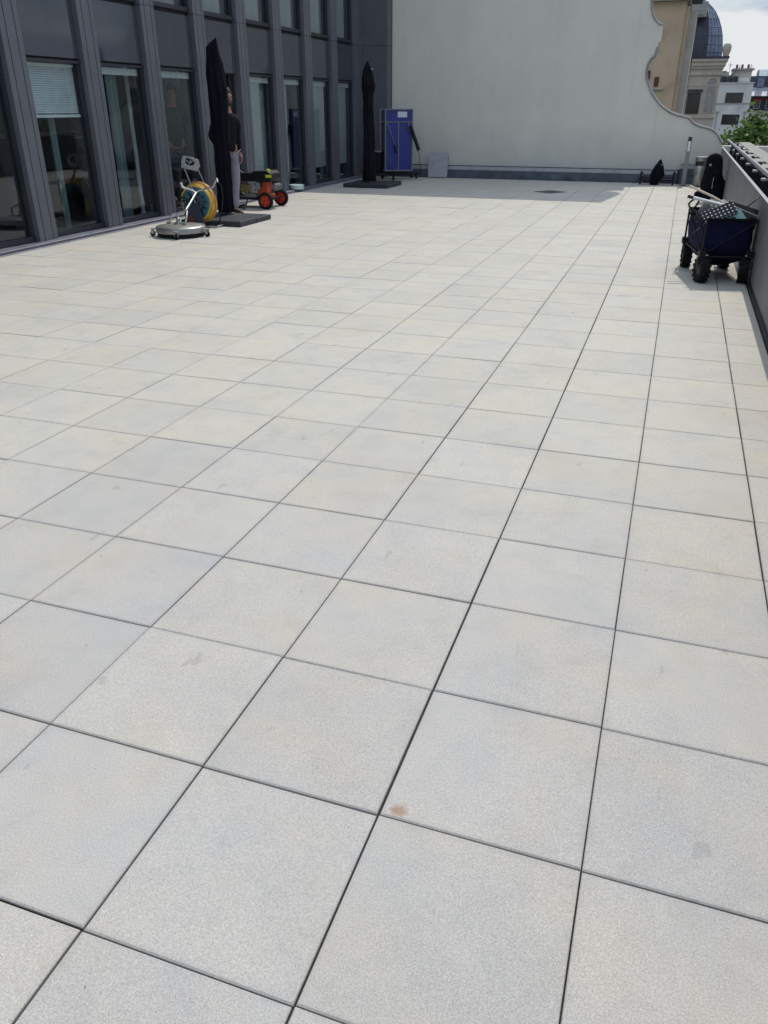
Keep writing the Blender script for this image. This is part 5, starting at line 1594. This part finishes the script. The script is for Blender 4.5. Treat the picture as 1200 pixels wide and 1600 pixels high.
mb_ = thing('mansard_building', 'mansard roofed building with white windows and red awnings above the tree tops', 'building', (0, 170, 0))
MB().box(10.6, 34, 0, 12, GZ, 1.05).build('wall', 'limestone', mb_)
MB().box(10.6, 34, 1.6, 12, 1.06, 3.3).build('top_storey', 'slate', mb_)
MB().prism([(0.3, 3.31), (2.2, 4.7), (12, 4.7), (12, 3.31)], 'x', 10.5, 34).build('zinc_roof', 'zinc2', mb_)
MB().prism([(2.3, 4.71), (3.0, 6.5), (12, 6.5), (12, 4.71)], 'x', 9.6, 34).build('slate_roof', 'slate', mb_)
MB().prism([(3.2, 6.51), (6.0, 7.6), (10, 7.6), (12, 6.51)], 'x', 11.5, 34).build('glazed_ridge', 'zinc3', mb_)
for k in range(6):
    x = 11.9 + k * 2.0
    win(mb_, x, 1.55, 1.3, 1.0, 1.45, fr='whitefr', bars=1)
    MB().prism([(0.7, 2.62), (1.5, 2.95), (1.5, 2.99), (0.7, 2.67)], 'x', x - 0.7, x + 0.7).build('awning', 'redawn', mb_)
    if k < 4:
        dq = MB().box(x - 0.55, x + 0.55, 2.0, 3.3, 4.75, 6.2)
        dq.build('dormer', 'zinc', mb_)
rl = MB()
rl.tube([(10.6, 0.1, 2.0), (34, 0.1, 2.0)], 0.04, 5)
for k in range(90):
    rl.tube([(10.7 + k * 0.25, 0.1, 1.1), (10.7 + k * 0.25, 0.1, 2.0)], 0.02, 4)
rl.build('balcony_rail', 'post_and_shade', mb_)
MB().box(10.5, 34, -0.3, 1.5, 1.05, 1.12).build('balcony', 'slate', mb_)

# opposite side of the street (seen mirrored in the windows)
ob = thing('street_building', 'pale stone apartment block across the street mirrored in the office windows', 'building', (27, 0, 0))
MB().box(0, 14, -6, 82, GZ, 4.2).build('wall', 'limestone', ob)
MB().prism([(0.3, 4.21), (2.2, 6.2), (12, 6.2), (13.5, 4.21)][::-1], 'y', -6, 82).build('roof', 'zinc', ob)
wp = None
for r_ in range(4):
    for k in range(20):
        if wp is None:
            f = MB().box(-0.08, 0.02, 0, 0.07, 0, 1.9).box(-0.08, 0.02, 1.13, 1.2, 0, 1.9).box(-0.08, 0.02, 0.071, 1.129, 1.83, 1.9).box(-0.1, 0.02, 0.071, 1.129, 0, 0.07)
            wp = f.build('window', 'whitefr', ob)
            MB().box(-0.03, -0.01, 0.05, 1.15, 0.05, 1.85).build('pane', 'darkwin', wp)
            o = wp
        else:
            o = copy_tree(wp, ob)
        o.location = (0, -4 + k * 4.2, 1.2 - r_ * 3.1)

# ================================================================== TREES
def crown_mesh(seed, R_, n, lobes):
    rr = random.Random(seed)
    cl = []
    for (cx_, cy_, cz_, lr) in lobes:
        nc = int(26 * lr * lr)
        for _ in range(nc):
            u, v = rr.uniform(-1, 1), rr.uniform(0, 2 * PI)
            q = math.sqrt(1 - u * u)
            rad = lr * rr.uniform(0.62, 1.0) ** 0.7
            cl.append((Vector((cx_ + rad * q * math.cos(v), cy_ + rad * q * math.sin(v), cz_ + rad * u)), rr.uniform(0.22, 0.5)))
    vs, fs = [], []
    per = max(3, n // len(cl))
    for c, s_ in cl:
        for _ in range(per):
            p = c + Vector((rr.gauss(0, s_ * 0.5), rr.gauss(0, s_ * 0.5), rr.gauss(0, s_ * 0.4)))
            nrm = Vector((rr.gauss(0, 0.6), rr.gauss(0, 0.6), rr.uniform(0.1, 1.2))).normalized()
            t = nrm.orthogonal().normalized()
            t = Matrix.Rotation(rr.uniform(0, 2 * PI), 3, nrm) @ t
            b = nrm.cross(t)
            L_ = rr.uniform(0.055, 0.115)
            wd = L_ * 0.62
            i0 = len(vs)
            vs += [p - t * L_, p + b * wd + nrm * 0.01, p + t * L_ - nrm * 0.03, p - b * wd + nrm * 0.01]
            fs.append((i0, i0 + 1, i0 + 2, i0 + 3))
    me = bpy.data.meshes.new('crown')
    me.from_pydata([tuple(v) for v in vs], [], fs)
    me.materials.append(M['leaf'])
    return me
def trunk_mb(h, spread, seed):
    rr = random.Random(seed)
    mb = MB()
    mb.tube([(0, 0, -1.5), (0.1, 0.05, h * 0.4), (0.0, 0.1, h * 0.72), (0.1, 0, h * 0.88)], [0.32, 0.24, 0.18, 0.10], 10)
    for k in range(8):
        a = k * 2.4 + rr.random()
        z0 = h * (0.55 + 0.05 * (k % 5))
        e = spread * rr.uniform(0.5, 0.85)
        mb.tube([(0.03, 0.07, z0), (e * 0.45 * math.cos(a), e * 0.45 * math.sin(a), z0 + h * 0.09), (e * math.cos(a), e * math.sin(a), z0 + h * 0.13 + rr.random())], [0.10, 0.07, 0.025], 7)
    return mb
def tree(loc, label, seed, n, lobes, h, grp='street trees beyond the parapet'):
    t = thing('street_tree', label, 'tree', loc, 0, grp)
    trunk_mb(h, 3.2, seed).build('trunk', 'bark', t)
    me = crown_mesh(seed, 3.5, n, lobes)
    o = bpy.data.objects.new('crown', me)
    C.objects.link(o)
    o.parent = t
    return t
lob = [(0, 0, 16.0, 2.9), (1.0, -1.2, 15.4, 2.3), (-1.3, 0.6, 15.8, 2.0), (0.3, 1.6, 17.0, 1.9), (1.6, 1.0, 16.8, 1.9), (-0.6, -1.0, 17.2, 1.7)]
t1 = tree((3.60, 29.5, GZ + 0.55), 'leafy street tree nearest the far end of the stone coping', 3, 34000, lob, 17.5)
t2 = tree((5.9, 37.0, GZ - 0.1), 'leafy street tree just behind the nearest tree top', 5, 16000, [(x, y, z + 0.3, r) for x, y, z, r in lob], 17.5)
t3 = tree((9.0, 52.0, GZ - 0.6), 'leafy street tree partly hiding the mansard building', 8, 14000, [(x, y, z + 0.1, r * 1.1) for x, y, z, r in lob], 17.5)
labs = ['street tree beside the parapet, mirrored in the near windows', 'street tree beside the parapet, mirrored in the middle windows', 'street tree beside the parapet, mirrored in the far windows']
for k, (x, y, a) in enumerate(((10.5, 12.0, 1.0), (10.0, 20.0, 2.2), (9.8, 25.5, 4.0))):
    c = copy_tree(t3)
    c.location = (x, y, GZ)
    c.rotation_euler = (0, 0, a)
    c['label'] = labs[k]

# small grit and leaf crumbs lying about on the tiles
rg_ = random.Random(21)
m = MB()
spots = [(1.10, 1.93, 0.010), (1.30, 1.2, 0.006), (-1.62, 0.60, 0.007)] + [(rg_.uniform(-6.5, 1.2), rg_.uniform(-0.2, 12) , rg_.uniform(0.0015, 0.0045)) for _ in range(110)]
for (x, y, r_) in spots:
    a = rg_.uniform(0, PI)
    ca, sa = math.cos(a) * r_, math.sin(a) * r_
    k_ = rg_.uniform(0.25, 0.6)
    m.add([(x - ca, y - sa, 0.002), (x + sa * k_, y - ca * k_, 0.003), (x + ca, y + sa, 0.002), (x - sa * k_, y + ca * k_, 0.003), (x, y, 0.004 + r_ * 0.3)], [(0, 1, 4), (1, 2, 4), (2, 3, 4), (3, 0, 4), (3, 2, 1, 0)])
tag(m.build('grit', 'bark'), 'dark specks of grit and leaf crumbs scattered over the tiles', 'grit', kind='stuff')
